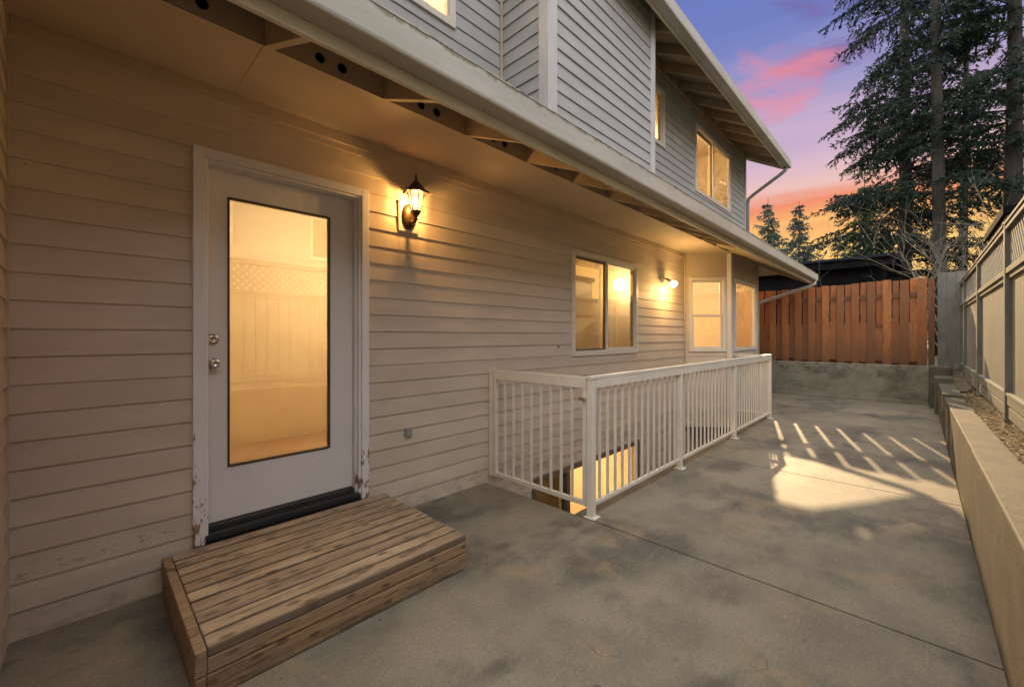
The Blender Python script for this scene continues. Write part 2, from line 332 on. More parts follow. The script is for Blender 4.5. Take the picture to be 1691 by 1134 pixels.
def emis(name, col, s, transp=0):
    m = bpy.data.materials.new(name); m.use_nodes = True; t = m.node_tree; n = t.nodes; l = t.links; n.clear()
    e = n.new('ShaderNodeEmission'); e.inputs[0].default_value = (*col, 1); e.inputs[1].default_value = s
    o = n.new('ShaderNodeOutputMaterial')
    if transp:
        tr = n.new('ShaderNodeBsdfTransparent'); ms = n.new('ShaderNodeMixShader'); ms.inputs[0].default_value = transp
        l.new(e.outputs[0], ms.inputs[1]); l.new(tr.outputs[0], ms.inputs[2]); l.new(ms.outputs[0], o.inputs[0])
    else: l.new(e.outputs[0], o.inputs[0])
    return m
M['lantern_glass'] = emis('lit_frosted_glass', (1, .74, .36), 1.0, .55)
M['filament'] = emis('lamp_bulb_glow', (1, .80, .45), 13)
M['bulb'] = emis('flood_bulb_glow', (1, .82, .50), 6)

# ---------------------------------------------------------------- mesh helpers
class Fr:                                     # a wall frame: u along the wall, n outward, z up
    def __init__(s, p, d, n): s.p = Vector((p[0], p[1], 0)); s.d = Vector((d[0], d[1], 0)).normalized(); s.n = Vector((n[0], n[1], 0)).normalized()
    def __call__(s, u, n, z): return s.p + s.d*u + s.n*n + Vector((0, 0, z))
class MB:
    def __init__(s): s.v = []; s.f = []; s.mi = []; s.m = 0
    def add(s, vs, fs):
        b = len(s.v); s.v += [tuple(v) for v in vs]; s.f += [[i+b for i in f] for f in fs]; s.mi += [s.m]*len(fs); return s
    def box(s, x0, x1, y0, y1, z0, z1, fr=None):
        vs = [(x, y, z) for x in (x0, x1) for y in (y0, y1) for z in (z0, z1)]
        if fr: vs = [fr(*v) for v in vs]
        return s.add(vs, [(0,1,3,2), (4,6,7,5), (0,4,5,1), (2,3,7,6), (0,2,6,4), (1,5,7,3)])
    def prism(s, poly, a0, a1, axis='x', fr=None):        # polygon in the two other axes, extruded along axis
        n = len(poly)
        def P(a, q):
            t = (a, q[0], q[1]) if axis == 'x' else (q[0], a, q[1]) if axis == 'y' else (q[0], q[1], a)
            return fr(*t) if fr else t
        vs = [P(a0, q) for q in poly]+[P(a1, q) for q in poly]
        return s.add(vs, [list(range(n))[::-1], list(range(n, 2*n))]+[(i, (i+1) % n, n+(i+1) % n, n+i) for i in range(n)])
    def tube(s, pts, r, k=8, cap=True):
        pts = [Vector(p) for p in pts]; rs = r if isinstance(r, (list, tuple)) else [r]*len(pts)
        vs = []; fs = []
        for i, p in enumerate(pts):
            d = (pts[min(i+1, len(pts)-1)]-pts[max(i-1, 0)]).normalized()
            a = d.orthogonal().normalized() if i == 0 else (a-d*a.dot(d)).normalized()
            b = d.cross(a)
            for j in range(k):
                t = 2*math.pi*j/k; vs.append(p+(a*math.cos(t)+b*math.sin(t))*rs[i])
        for i in range(len(pts)-1):
            for j in range(k): fs.append((i*k+j, i*k+(j+1) % k, (i+1)*k+(j+1) % k, (i+1)*k+j))
        if cap: fs += [list(range(k))[::-1], list(range((len(pts)-1)*k, len(pts)*k))]
        return s.add(vs, fs)
    def lathe(s, prof, c, k=24, axis='z', phase=0, sx=1, sz=1):      # prof: (radius, height)
        vs = []; fs = []; n = len(prof)
        for r, h in prof:
            for j in range(k):
                t = 2*math.pi*j/k+phase
                a, b = r*math.cos(t), r*math.sin(t)
                v = (a*sx, b, h) if axis == 'z' else (a*sx, -h, b*sz) if axis == 'y' else (h, a, b)
                vs.append((c[0]+v[0], c[1]+v[1], c[2]+v[2]))
        for i in range(n-1):
            for j in range(k): fs.append((i*k+j, i*k+(j+1) % k, (i+1)*k+(j+1) % k, (i+1)*k+j))
        fs += [list(range(k))[::-1], list(range((n-1)*k, n*k))]
        return s.add(vs, fs)
    def build(s, name, m, parent=None, bevel=0, smooth=False, recalc=True, weld=False):
        me = bpy.data.meshes.new(name); me.from_pydata(s.v, [], s.f); me.update()
        for q in (m if isinstance(m, (list, tuple)) else [m]): me.materials.append(q)
        if isinstance(m, (list, tuple)): me.polygons.foreach_set('material_index', s.mi)
        if recalc:
            bm = bmesh.new(); bm.from_mesh(me)
            if weld: bmesh.ops.remove_doubles(bm, verts=bm.verts, dist=1e-5)
            bmesh.ops.recalc_face_normals(bm, faces=bm.faces); bm.to_mesh(me); bm.free()
        o = bpy.data.objects.new(name, me); COL.objects.link(o)
        if bevel:
            b = o.modifiers.new('bevel', 'BEVEL'); b.width = bevel; b.segments = 2; b.limit_method = 'ANGLE'; b.angle_limit = R(40)
        if smooth: me.polygons.foreach_set('use_smooth', [True]*len(me.polygons))
        if parent: put(o, parent)
        return o
def wpos(o):
    return Vector((0, 0, 0)) if o.parent else Vector(o.location)      # children keep world-space meshes
def put(o, parent):
    o.parent = parent
    o.matrix_parent_inverse = Matrix.Translation(-wpos(parent))
def tag(o, label=None, cat=None, group=None, kind=None):
    if label: o['label'] = label
    if cat: o['category'] = cat
    if group: o['group'] = group
    if kind: o['kind'] = kind
    return o
def thing(name, loc, label, cat, group=None):
    o = bpy.data.objects.new(name, None); o.empty_display_size = .2; COL.objects.link(o); o.location = loc
    return tag(o, label, cat, group)
def B(*a, fr=None): return MB().box(*a, fr=fr)

def siding(name, fr, u0, u1, z0, z1, holes=(), parent=None, m=None, top=None):
    mb = MB(); rnd = random.Random(hash((round(u0, 2), round(z0, 2), len(holes))) % 9999 if False else int(abs(u0*100)+abs(z0*10)+u1*7))
    k0 = math.floor(z0/EXPO); k = k0
    while k*EXPO < z1-1e-6:
        za, zb = k*EXPO, (k+1)*EXPO
        off = (.0105 if m else .0085)+rnd.uniform(-.0015, .0015)
        prof = lambda z: off+(0.0015-off)*(z-za)/EXPO
        lo, hi = max(za, z0), min(zb, z1)
        brk = sorted({lo, hi, *[z for h in holes for z in (h[2], h[3]) if lo < z < hi]})
        for s, e in zip(brk, brk[1:]):
            if e-s < 1e-5: continue
            mid = (s+e)/2; segs = [(u0, u1)]
            for h in holes:
                if h[2] < mid < h[3]:
                    ns_ = []
                    for a, b in segs:
                        if h[1] <= a or h[0] >= b: ns_.append((a, b)); continue
                        if h[0] > a: ns_.append((a, h[0]))
                        if h[1] < b: ns_.append((h[1], b))
                    segs = ns_
            for a, b in segs:
                n = max(1, int((b-a)/.9)); us = [a+(b-a)*i/n for i in range(n+1)]
                for ua, ub in zip(us, us[1:]):
                    j = lambda u: .0008*math.sin(u*5.1+k*2.3)+.0006*math.sin(u*13+k)
                    zl = lambda u: s+(j(u) if s == za else 0)
                    mb.add([fr(ua, prof(s), zl(ua)), fr(ub, prof(s), zl(ub)), fr(ub, prof(e)-(.004 if e == zb else 0), e+(.006 if e == zb else 0)), fr(ua, prof(e)-(.004 if e == zb else 0), e+(.006 if e == zb else 0))], [(0, 1, 2, 3)])
                    if s == za:
                        mb.add([fr(ua, prof(s), zl(ua)), fr(ub, prof(s), zl(ub)), fr(ub, -.004, zl(ub)), fr(ua, -.004, zl(ua))], [(0, 1, 2, 3)])
        k += 1
    return mb.build(name, m or M['siding'], parent, recalc=False)

# ================================================================ SETTING
WY = 2.85                       # main wall plane
# patio slabs with real joints
slabs = MB()
def slab(x0, x1, y0, y1, z=0.0): slabs.box(x0, x1, y0, y1, z-.12, z)
J = .006
WX0, WX1, WYI = 2.60, 7.86, 1.86            # stairwell opening
slab(-6, 2.58-J, -.245, WY+.05)
slab(2.58+J, 4.84-J, -.245, WYI); slab(4.84+J, 7.4-J, -.245, WYI)
slab(7.4+J, 9.4-J, -.245, WYI); slab(7.4+.46+J, 9.4-J, WYI+.0005, WY+.05); slab(9.4+J, 11.42, -.245, WY+.05)
slabs.box(7.4+J, WX1+J, WYI+.0, WYI+.001, -.12, -.001)
pat = tag(slabs.build('patio', M['patio'], bevel=.005), 'stained grey concrete patio slabs', None, None, 'structure')
base = MB(); base.box(-6, WX0-.0, -.245, WY+.05, -.3, -.02); base.box(WX0, 11.42, -.245, WYI-.02, -.3, -.02); base.box(WX1+.02, 11.42, WYI-.02, WY+.05, -.3, -.02)
tag(base.build('patio_subbase', M['joint']), None, None, None, 'structure')
# terrain: one sheet with a hole for the house yard
t = MB(); Z = .60
xs = [-900, -6, 11.95, 900]; ys = [-900, -.79, 12, 900]
for i in range(3):
    for j in range(3):
        if i == 1 and j == 1: continue
        t.add([(xs[i], ys[j], Z), (xs[i+1], ys[j], Z), (xs[i+1], ys[j+1], Z), (xs[i], ys[j+1], Z)], [(0, 1, 2, 3)])
tag(t.build('ground', M['terrain'], recalc=False), 'scrubby dark ground beyond the fences', None, None, 'structure')
# raised soil bed between side retaining wall and fence
def wtop(x): return (.67-(x-1.2)*.023) if x < 4.02 else (.60-(x-4.02)*.0234) if x < 8.3 else .54 if x < 10.2 else .62 if x < 10.95 else .70
def soilz(x, y):
    k = min(1, max(0, (-.425-y)/.30)); return wtop(x)-.035+.05*k+.012*math.sin(x*3.1+y*9)*k
sb = MB(); rnd = random.Random(3); nx = 150; ny = 6; vs = []; fs = []
for i in range(nx+1):
    x = -6+i*17.9/nx
    for j in range(ny+1):
        y = -.424-j*.38/ny
        vs.append((x, y, soilz(x, y)+(rnd.uniform(-.012, .015) if j else -.0)))
    vs.append((x, y-.001, .3))
for i in range(nx):
    for j in range(ny):
        a = i*(ny+2)+j; fs.append((a, a+ny+2, a+ny+3, a+1))
sb.add(vs, fs); tag(sb.build('soil_bed', M['soil'], smooth=True), 'narrow bed of soil along the grey fence', None, None, 'structure')
sb2 = MB(); sb2.box(11.6, 11.96, -.9, 6, .3, .70); tag(sb2.build('soil_strip', M['soil']), 'dark soil strip below the cedar fence', None, None, 'structure')
lt = MB(); rnd = random.Random(5)
for i in range(5200):
    x = rnd.uniform(1.5, 8.6) if rnd.random() < .93 else rnd.uniform(8.6, 11.3); y = rnd.uniform(-.80, -.405)
    if rnd.random() < .04: y = rnd.uniform(-.42, -.3)
    on = y > -.425
    z = soilz(x, y)+rnd.uniform(.004, .028)
    if on: continue
    l, w = rnd.uniform(.015, .05), rnd.uniform(.003, .012); a = rnd.uniform(0, 6.3); tl = rnd.uniform(-.5, .5)
    d = Vector((math.cos(a), math.sin(a), tl*.7)); q = Vector((-math.sin(a), math.cos(a), rnd.uniform(-.6, .6)))
    c = Vector((x, y, z+.008))
    lt.add([c-d*l/2-q*w/2, c+d*l/2-q*w/2, c+d*l/2+q*w/2, c-d*l/2+q*w/2], [(0, 1, 2, 3)])
tag(lt.build('leaf_litter', M['litter'], recalc=False), 'dry straw coloured leaf litter on the soil beside the grey fence', 'leaf litter', None, 'stuff')

# ================================================================ HOUSE
house = thing('house', (5.7, WY, 0), 'tan two storey house with lap siding, long gutter and warm lit windows', 'house')
F = Fr((0, WY), (1, 0), (0, -1))            # main wall frame (u = x)
HX1 = 11.42; UX1 = 10.57                    # lower and upper wall ends
DO = (.425, 1.41, .20, 2.37)
holes = [DO, (3.90, 5.43, 1.12, 2.33), (3.22, 5.47, -2.2, -.14)]
lw = siding('lower_wall', F, -.244, 7.11, 0.0, 2.74, holes, house)
siding('basement_wall', F, WX0, 9.5, -2.25, 0.0, holes, house)
siding('end_front_wall', F, 9.9, HX1, 0.0, 2.74, (), house)
# wing wall at the left, facing +X
FW = Fr((-.244, 1.2), (0, 1), (1, 0)); siding('wing_wall', FW, 0, WY-1.2, 0, 2.74, (), house)
B(-.262, -.232, WY-.03, WY-.001, 0, 2.74).build('inside_corner_trim', M['siding_flat'], house)
B(-3.5, -.26, 1.2, 1.22, 0, 5.5).build('wing_end_wall', M['siding_flat'], house)
# frieze board and trim under soffit
fb = B(-.23, 7.09, WY-.022, WY, 2.665, 2.739); fb.build('frieze_board', M['siding_flat'], house, bevel=.003)
# bay
BX0, BX1, BY = 7.66, 9.33, 2.30
FA = Fr((7.11, WY), (BX0-7.11, BY-WY), (-1, -1)); AL = math.hypot(BX0-7.11, BY-WY)
FB = Fr((BX0, BY), (1, 0), (0, -1)); FC = Fr((BX1, BY), (1, 1), (1, -1))
wa = (.09, .70, 1.09, 2.33); wb = (.24, 1.56, 1.09, 2.33)
siding('bay_wall', FA, 0, AL, -.2, 2.35, [wa], house); siding('bay_front_wall', FB, 0, BX1-BX0, -.2, 2.35, [wb], house)
siding('bay_return_wall', FC, 0, AL, -.2, 2.74, (), house)
pa = MB(); pa.box(0, AL, -.01, .004, 2.35, 2.74, fr=FA); pa.box(0, BX1-BX0, -.01, .004, 2.35, 2.74, fr=FB); pa.build('bay_header_panel', M['siding_flat'], house)
pb = MB(); pb.add([(7.11, WY, -.2), (BX0, BY, -.2), (BX1, BY, -.2), (BX1+.55, WY, -.2)], [(0, 1, 2, 3)]); pb.build('bay_underside', M['siding_flat'], house, recalc=False)
ct = MB(); ct.box(BX0-.055, BX0+.05, BY-.04, BY+.03, -.2, 2.739); ct.build('corner_trim', M['trim'], house, bevel=.004)
ct = MB(); ct.box(BX1-.075, BX1+.012, BY-.026, BY+.03, -.2, 2.739); ct.build('corner_trim', M['siding_flat'], house, bevel=.004)
B(7.085, 7.115, WY-.03, WY-.012, 0, 2.739).build('inside_corner_trim', M['siding_flat'], house)
ct = MB(); ct.box(HX1-.085, HX1+.02, WY-.025, WY+.05, 0, 2.86); ct.build('corner_trim', M['trim'], house, bevel=.004)

# eave of the lower roof
EX0, EX1 = -.30, 11.50
SO = MB()
for a, b in ((-.30, .6), (.6, 3.04), (3.04, 5.48), (5.48, 7.92), (7.92, 10.36), (10.36, 11.05)):
    SO.box(a+.0015, b-.0015, 2.262, WY+.05, 2.74, 2.752)
SO.build('soffit', M['siding_flat'], house)
bl = B(EX0, 11.05, 2.262, 2.285, 2.7525, 2.97); bl.build('eave_blocking', M['siding_flat'], house)
x = .02
while x < 5.2:
    for dx in (.22, .34):
        MB().lathe([(.025, 0), (.025, .004), (.021, .004), (.020, -.003)], (x+dx, 2.262, 2.805), 14, 'y').build('vent_hole', M['black'], house)
    x += .625
SL = .45
x = .0
rf = None
while x < 11.4:
    mb = MB(); x0, x1 = x-.018+.0, x+.02
    mb.prism([(2.262, 2.741), (1.745, 2.528), (1.745, 2.67), (2.262, 2.9)], x0, x1)
    mb.build('rafter_tail', M['siding_flat'], house)
    x += .625
# barge board at the far end of the lower roof
mb = MB(); mb.prism([(2.92, 3.05), (1.745, 2.52), (1.745, 2.70), (2.92, 3.23)], 11.47, 11.505); mb.build('barge_board', M['fascia'], house)
B(EX0, EX1, 1.72, 1.744, 2.52, 2.715).build('fascia', M['fascia'], house, bevel=.003)
def gutter(x0, x1, y, z, h=.143, d=.105, m=None):
    # open K profile: back y, front y-d
    prof = [(y, z+h-.005), (y, z), (y-d*.92, z), (y-d*.97, z+.006), (y-d, z+.016), (y-d, z+h), (y-d+.012, z+h), (y-d+.012, z+h-.006), (y-d+.006, z+h-.008),
            (y-d+.006, z+.018), (y-d*.9, z+.006), (y-.005, z+.006), (y-.005, z+h-.005)]
    g = MB(); g.prism(prof, x0, x1)
    g.prism([(y-.001, z+.001), (y-d*.9, z+.001), (y-d+.001, z+.018), (y-d+.001, z+h-.001), (y-.001, z+h-.006)], x1-.004, x1+.002)
    return g
gutter(EX0, EX1, 1.719, 2.577).build('gutter', M['gutter'], house, bevel=.0015)
for x in (2.86, 6.2): gutter(x, x+.05, 1.7195, 2.575, .1465, .108).build('gutter_joint', M['gutter'], house)
gl = MB(); rnd = random.Random(2)
gl.box(EX0, EX1, 1.611, 1.6285, 2.7205, 2.727); gl.build('gutter_lip', M['gutter_lip'], house)
# lower roof plane
mb = MB(); mb.prism([(1.66, 2.722), (1.66, 2.752), (2.88, 2.752+.45*1.22), (2.88, 2.722+.45*1.22)], EX0, EX1+.02); 
mb.prism([(2.88, 2.722+.45*1.22), (2.88, 2.752+.45*1.22), (7.0, 2.752+.45*5.34), (7.0, 2.722+.45*5.34)], UX1+.03, EX1+.02)
mb.build('lower_roof', M['roofing'], house)

# upper storey
UB = 3.10
ua = (1.15, 2.20, 3.97, 5.13); uc1 = (5.5, 6.30, 4.27, 5.13); uc2 = (7.58, 9.48, 3.93, 5.12)
BUY = 2.28; BU0, BU1 = 2.776, 4.75
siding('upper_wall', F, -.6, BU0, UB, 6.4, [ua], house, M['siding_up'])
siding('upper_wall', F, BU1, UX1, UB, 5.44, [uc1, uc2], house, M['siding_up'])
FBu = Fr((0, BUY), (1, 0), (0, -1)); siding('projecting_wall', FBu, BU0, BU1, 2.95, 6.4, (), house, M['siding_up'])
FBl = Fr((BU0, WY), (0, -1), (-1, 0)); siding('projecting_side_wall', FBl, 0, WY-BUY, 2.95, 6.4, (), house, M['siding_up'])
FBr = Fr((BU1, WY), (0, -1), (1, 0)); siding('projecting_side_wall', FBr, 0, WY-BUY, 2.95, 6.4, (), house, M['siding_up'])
mb = MB(); mb.box(BU0-.022, BU0+.105, BUY-.024, BUY+.0, 2.95, 6.4); mb.box(BU0-.024, BU0-.0, BUY+.0005, BUY+.085, 2.95, 6.4); mb.build('corner_trim', M['trim_grey'], house, bevel=.003)
mb = MB(); mb.box(BU1-.075, BU1+.022, BUY-.024, BUY+.0, 2.95, 6.4); mb.build('corner_trim', M['trim_grey'], house, bevel=.003)
mb = MB(); mb.box(BU0-.03, BU0-.012, WY-.03, WY-.012, 3.1, 6.4); mb.build('inside_corner_trim', M['siding_flat'], house)
mb = MB(); mb.box(UX1-.07, UX1+.02, WY-.026, WY+.06, UB, 5.44); mb.build('corner_trim', M['trim_grey'], house, bevel=.003)
# upper eave: open rafters
UG, UZ = 2.12, 4.99                         # fascia back, rafter bottom at fascia
US = (5.41-UZ)/(WY-UG)
x = 4.95
while x < UX1-.1:
    mb = MB(); mb.prism([(WY+.1, 5.41+.1*US), (UG-.002, UZ), (UG-.002, UZ+.13), (WY+.1, 5.41+.13+.1*US)], x-.02, x+.02); mb.build('rafter', M['rafter'], house)
    b2 = MB(); b2.box(x+.025, min(x+.585, UX1), WY-.04, WY-.015, 5.375, 5.54); b2.build('eave_blocking', M['rafter'], house)
    for dx in (.22, .34): MB().lathe([(.024, 0), (.024, .003), (.02, .003), (.019, -.003)], (x+dx, WY-.04, 5.45), 12, 'y').build('vent_hole', M['black'], house)
    x += .61
mb = MB(); mb.prism([(WY+.2, 5.41+.2*US-.01), (UG-.03, UZ-.025), (UG-.03, UZ+.15), (WY+.2, 5.58+.2*US)], UX1+.07, UX1+.11); mb.build('barge_board', M['trim_grey'], house, bevel=.003)
mb = MB(); mb.prism([(WY, 5.30), (WY-.02, 5.30), (WY-.02, 5.395), (WY, 5.395)], BU1, UX1); mb.build('frieze_board', M['rafter'], house)
mb = MB(); mb.prism([(UG-.02, UZ+.13), (6.6, UZ+.13+US*(6.6-UG+.02)), (6.6, UZ+.18+US*(6.6-UG+.02)), (UG-.02, UZ+.18)], 3.6, UX1+.14)
mb.build('upper_roof', M['rafter'], house)
mb = MB(); mb.prism([(UG-.07, UZ+.165), (6.6, UZ+.185+US*(6.6-UG+.02)), (6.6, UZ+.2+US*(6.6-UG+.02)), (UG-.07, UZ+.19)], 3.6, UX1+.15); mb.build('upper_shingles', M['roofing'], house)
B(3.6, UX1+.11, UG-.026, UG-.003, UZ-.02, UZ+.16).build('fascia', M['fascia'], house, bevel=.003)
gutter(3.6, UX1+.15, UG-.027, UZ+.0, .15, .115).build('gutter', M['gutter'], house, bevel=.0015)
mb = MB(); mb.box(-.6, 3.6, 1.9, 6.6, 6.41, 6.5); mb.build('upper_roof', M['roofing'], house)
# shell behind: end walls, rear, floors (keeps the sun out)
sh = MB()
sh.prism([(WY+.051, -2.3), (9, -2.3), (9, 4.5), (7, 5.0), (WY+.051, 3.2)], HX1-.02, HX1); 
sh.prism([(WY+.061, 3.1), (9, 3.1), (9, 6.4), (6.6, 7.6), (WY+.061, 5.45)], UX1-.02, UX1)
sh.box(-3.5, HX1, 8.98, 9, -2.3, 7.4); sh.box(-3.52, -3.5, 1.2, 9, 0, 7)
sh.box(-3.5, -.6, 1.22, 9, 5.5, 5.55); sh.box(-3.5, HX1, 6.6, 9, 7.55, 7.6); sh.box(-.65, -.6, 1.22, 9, 2.9, 7)
sh.build('rear_shell', M['siding_flat'], house)

# ---- rooms behind the lit windows: plain painted rooms, each with a lamp
def room(x0, x1, y0, y1, z0, z1, lp, power, parent=house, col=(1, .76, .46)):
    mb = MB()
    v = [(x0,y0,z0),(x1,y0,z0),(x1,y1,z0),(x0,y1,z0),(x0,y0,z1),(x1,y0,z1),(x1,y1,z1),(x0,y1,z1)]
    mb.m = 0; mb.add(v, [(4,5,6,7), (1,2,6,5), (3,0,4,7), (2,3,7,6)]); mb.m = 1; mb.add(v, [(0,1,2,3)])
    o = mb.build('room_interior', [M['room'], M['room_floor']], parent, recalc=False)
    l = bpy.data.lights.new('room_light', 'POINT'); l.energy = power; l.color = col; l.shadow_soft_size = .10
    lo = bpy.data.objects.new('room_light', l); COL.objects.link(lo); lo.location = lp; put(lo, parent)
room(.1, 2.4, WY+.12, 4.9, .25, 2.72, (1.9, 3.9, 2.0), 34)
room(3.0, 6.3, WY+.06, 5.4, .25, 2.72, (6.02, 3.45, 2.17), 24)
room(6.5, 10.2, WY+.02, 5.6, .25, 2.72, (8.2, 3.9, 2.35), 95)
room(.6, 2.7, WY+.06, 5.2, 3.12, 5.6, (1.6, 3.7, 5.3), 130)
room(5.0, 10.3, WY+.06, 5.6, 3.12, 5.6, (8.6, 3.9, 5.1), 72)
room(3.0, 5.7, WY+.06, 5.0, -2.2, -.1, (4.4, 3.8, -.6), 85)

# ---- windows
def window(fr, h, name='window', style='slide', parent=house, frame=.045, pane='pane', fm='vinyl', nf=.016):
    u0, u1, z0, z1 = h
    mb = MB(); fo = .012; fi = frame
    for a in ((u0-fo, u0+fi, z0-fo, z1+fo), (u1-fi, u1+fo, z0-fo, z1+fo), (u0+fi, u1-fi, z1-fi, z1+fo), (u0+fi, u1-fi, z0-fo, z0+fi)):
        mb.box(a[0], a[1], -.07, nf+.01, a[2], a[3], fr=fr)
    w = mb.build(name, M[fm], house, bevel=.003)
    mid = (u0+u1)/2
    def pn(a, b, c, d, dep):
        MB().box(a, b, dep-.004, dep, c, d, fr=fr).build('pane', M[pane], w)
    def sash(a, b, c, d, dep, s=.03, m=fm, th=.025):
        q = MB()
        q.box(a, a+s, dep-th, dep, c, d, fr=fr); q.box(b-s, b, dep-th, dep, c, d, fr=fr); q.box(a+s, b-s, dep-th, dep, d-s, d, fr=fr); q.box(a+s, b-s, dep-th, dep, c, c+s, fr=fr)
        q.build('sash', M[m], w, bevel=.002); pn(a+s, b-s, c+s, d-s, dep-th/2)
    a, b, c, d = u0+fi, u1-fi, z0+fi, z1-fi
    if style == 'slide':
        sash(mid-.025, b, c, d, .012, .028)
        sash(a, mid+.02, c, d, -.035, .026, 'vinyl_dark')
    elif style == 'hung':
        zm = c+(d-c)*.48
        sash(a, b, c, zm+.02, -.01, .03); sash(a, b, zm-.015, d, -.038, .026)
    elif style == 'fixed': sash(a, b, c, d, .0, .02)
    return w
window(F, holes[1]); window(FA, wa, style='hung'); window(FB, wb, style='fixed', frame=.03)
window(F, ua, style='fixed'); window(F, uc1, style='fixed'); window(F, uc2, style='slide')
# basement sliding door
bw = window(F, (3.22, 5.47, -2.2, -.14), 'sliding_door', 'none', fm='vinyl_dark')
MB().box(3.80, 3.86, -.06, .012, -2.15, -.2, fr=F).build('sash', M['vinyl_dark'], bw)
MB().box(3.27, 3.80, -.04, -.035, -2.15, -.2, fr=F).build('pane', M['pane_dark'], bw); MB().box(3.87, 5.42, -.03, -.025, -2.15, -.2, fr=F).build('pane', M['pane'], bw)
MB().box(3.27, 3.80, -.11, -.10, -2.15, -.2, fr=F).build('blind', M['plastic_grey'], bw)
# ---- door
cs = MB(); co, ci = .016, .022
X0, X1, ZT = .409, 1.426, 2.386
prof = lambda a, b: None
def casing_side(x0, x1, z0, z1):
    cs.box(x0, x1, -.02, .022, z0, z1, fr=F)
cs.box(X0, X0+.055, -.02, .028, .186, ZT, fr=F); cs.box(X0+.0555, X0+.072, -.02, .016, .20, ZT-.055, fr=F)
cs.box(X1-.055, X1, -.02, .028, .186, ZT, fr=F); cs.box(X1-.072, X1-.0555, -.02, .016, .20, ZT-.055, fr=F)
cs.box(X0+.0555, X1-.0555, -.02, .028, ZT-.055, ZT, fr=F); cs.box(X0+.072, X1-.072, -.02, .016, ZT-.072, ZT-.0555, fr=F)
cas = cs.build('door_casing', M['casing'], house, bevel=.004)
jb = MB(); jb.box(X0+.058, X0+.071, -.13, -.0205, .20, ZT-.06, fr=F); jb.box(X1-.084, X1-.060, -.13, -.0205, .20, ZT-.06, fr=F); jb.box(X0+.058, X1-.06, -.13, -.0205, ZT-.076, ZT-.0605, fr=F)
jb.build('door_jamb', M['casing'], house)
DN = -.062                                   # outer face of the slab
dx0, dx1, dz0, dz1 = X0+.073, X1-.086, .268, ZT-.078
gx0, gx1, gz0, gz1 = .587, 1.180, .572, 2.158
dm = MB()
dm.box(dx0, gx0, DN-.045, DN, dz0, dz1, fr=F); dm.box(gx1, dx1, DN-.045, DN, dz0, dz1, fr=F)
dm.box(gx0, gx1, DN-.045, DN, gz1, dz1, fr=F); dm.box(gx0, gx1, DN-.045, DN, dz0, gz0, fr=F)
door = dm.build('door', M['door'], house, weld=True)
gk = MB(); s = .009
gk.box(gx0-.002, gx0+s, DN-.02, DN+.006, gz0, gz1, fr=F); gk.box(gx1-s, gx1+.002, DN-.02, DN+.006, gz0, gz1, fr=F)
gk.box(gx0+s, gx1-s, DN-.02, DN+.006, gz1-s, gz1+.002, fr=F); gk.box(gx0+s, gx1-s, DN-.02, DN+.006, gz0-.002, gz0+s, fr=F)
gk.build('glass_gasket', M['gasket'], door)
MB().box(gx0+s, gx1-s, DN-.018, DN-.012, gz0+s, gz1-s, fr=F).build('pane', M['pane'], door)
def knob(z, big):
    k = MB(); c = (.512, WY-DN, z)
    if big:
        k.lathe([(.033, 0), (.033, .006), (.028, .010), (.013, .013), (.011, .032), (.02, .038), (.027, .048), (.027, .060), (.022, .068), (.012, .070), (.010, .067)], c, 28, 'y')
        return k.build('knob', M['nickel'], door, smooth=True)
    k.lathe([(.033, 0), (.033, .008), (.029, .015), (.026, .016), (.024, .021), (.010, .022), (.009, .019)], c, 28, 'y')
    k.box(c[0]-.0012, c[0]+.0012, c[1]-.0225, c[1]-.018, z-.007, z+.005)
    return k.build('deadbolt', M['nickel'], door, smooth=True)
knob(1.184, True); knob(1.322, False)
th = MB(); th.box(X0+.058, X1-.06, -.12, .02, .195, .232, fr=F); th.box(X0+.072, X1-.086, -.12, -.03, .232, .262, fr=F); th.build('threshold', M['rubber'], house, bevel=.004)
MB().box(X0+.05, X1-.05, -.02, .006, .12, .194, fr=F).build('sill_board', M['rubber'], house)
# outlet box and cable tab
ob = MB(); ob.box(1.725, 1.775, .0, .035, .565, .625, fr=F); ob.box(1.732, 1.768, .035, .039, .575, .618, fr=F); ob.build('outlet_box', M['plastic_grey'], house, bevel=.004)
ob = MB(); ob.box(3.63, 3.66, .0, .02, 1.215, 1.235, fr=F); ob.build('cable_clip', M['plastic_grey'], house)
# downspouts
ds = MB(); ds.tube([(11.40, 1.66, 2.575), (11.40, 1.67, 2.51), (11.42, 1.78, 2.46), (11.44, 2.72, 2.16), (11.44, 2.80, 2.10), (11.44, 2.80, .8)], .036, 10)
ds.build('downspout', M['trim'], house, smooth=True)
ds = MB(); ds.tube([(UX1+.02, 2.05, 4.99), (UX1+.02, 2.06, 4.93), (UX1+.02, 2.16, 4.86), (UX1+.02, 2.66, 4.56), (UX1+.02, 2.78, 4.47), (UX1+.02, 2.80, 4.36), (UX1+.02, 2.80, 3.2)], .036, 10)
ds.build('downspout', M['spout'], house, smooth=True)

# ================================================================ STAIRWELL
sw = thing('stairwell', (2.6, 1.86, 0), 'sunken concrete stairwell behind the white railing below the window', 'stairwell')
B(WX0, WX1+.1, WYI-.15, WYI, -2.3, -.121).build('well_wall', M['well'], sw)
B(WX1, WX1+.15, WYI+.001, WY-.02, -2.3, -.121).build('well_wall', M['well'], sw)
B(WX0-.2, WX1+.1, WYI-.1, WY+.02, -2.5, -2.25).build('well_floor', M['well'], sw)
st = MB()
for i in range(10): st.box(2.62+.22*i, 2.62+.22*(i+1)+.02, WYI+.002, WY-.02, -2.25, -.24-.20*i)
st.build('stairs', M['well'], sw, bevel=.004)
B(WX0-.1, WX0-.001, WYI, WY-.02, -2.3, -.121).build('well_wall', M['well'], sw)
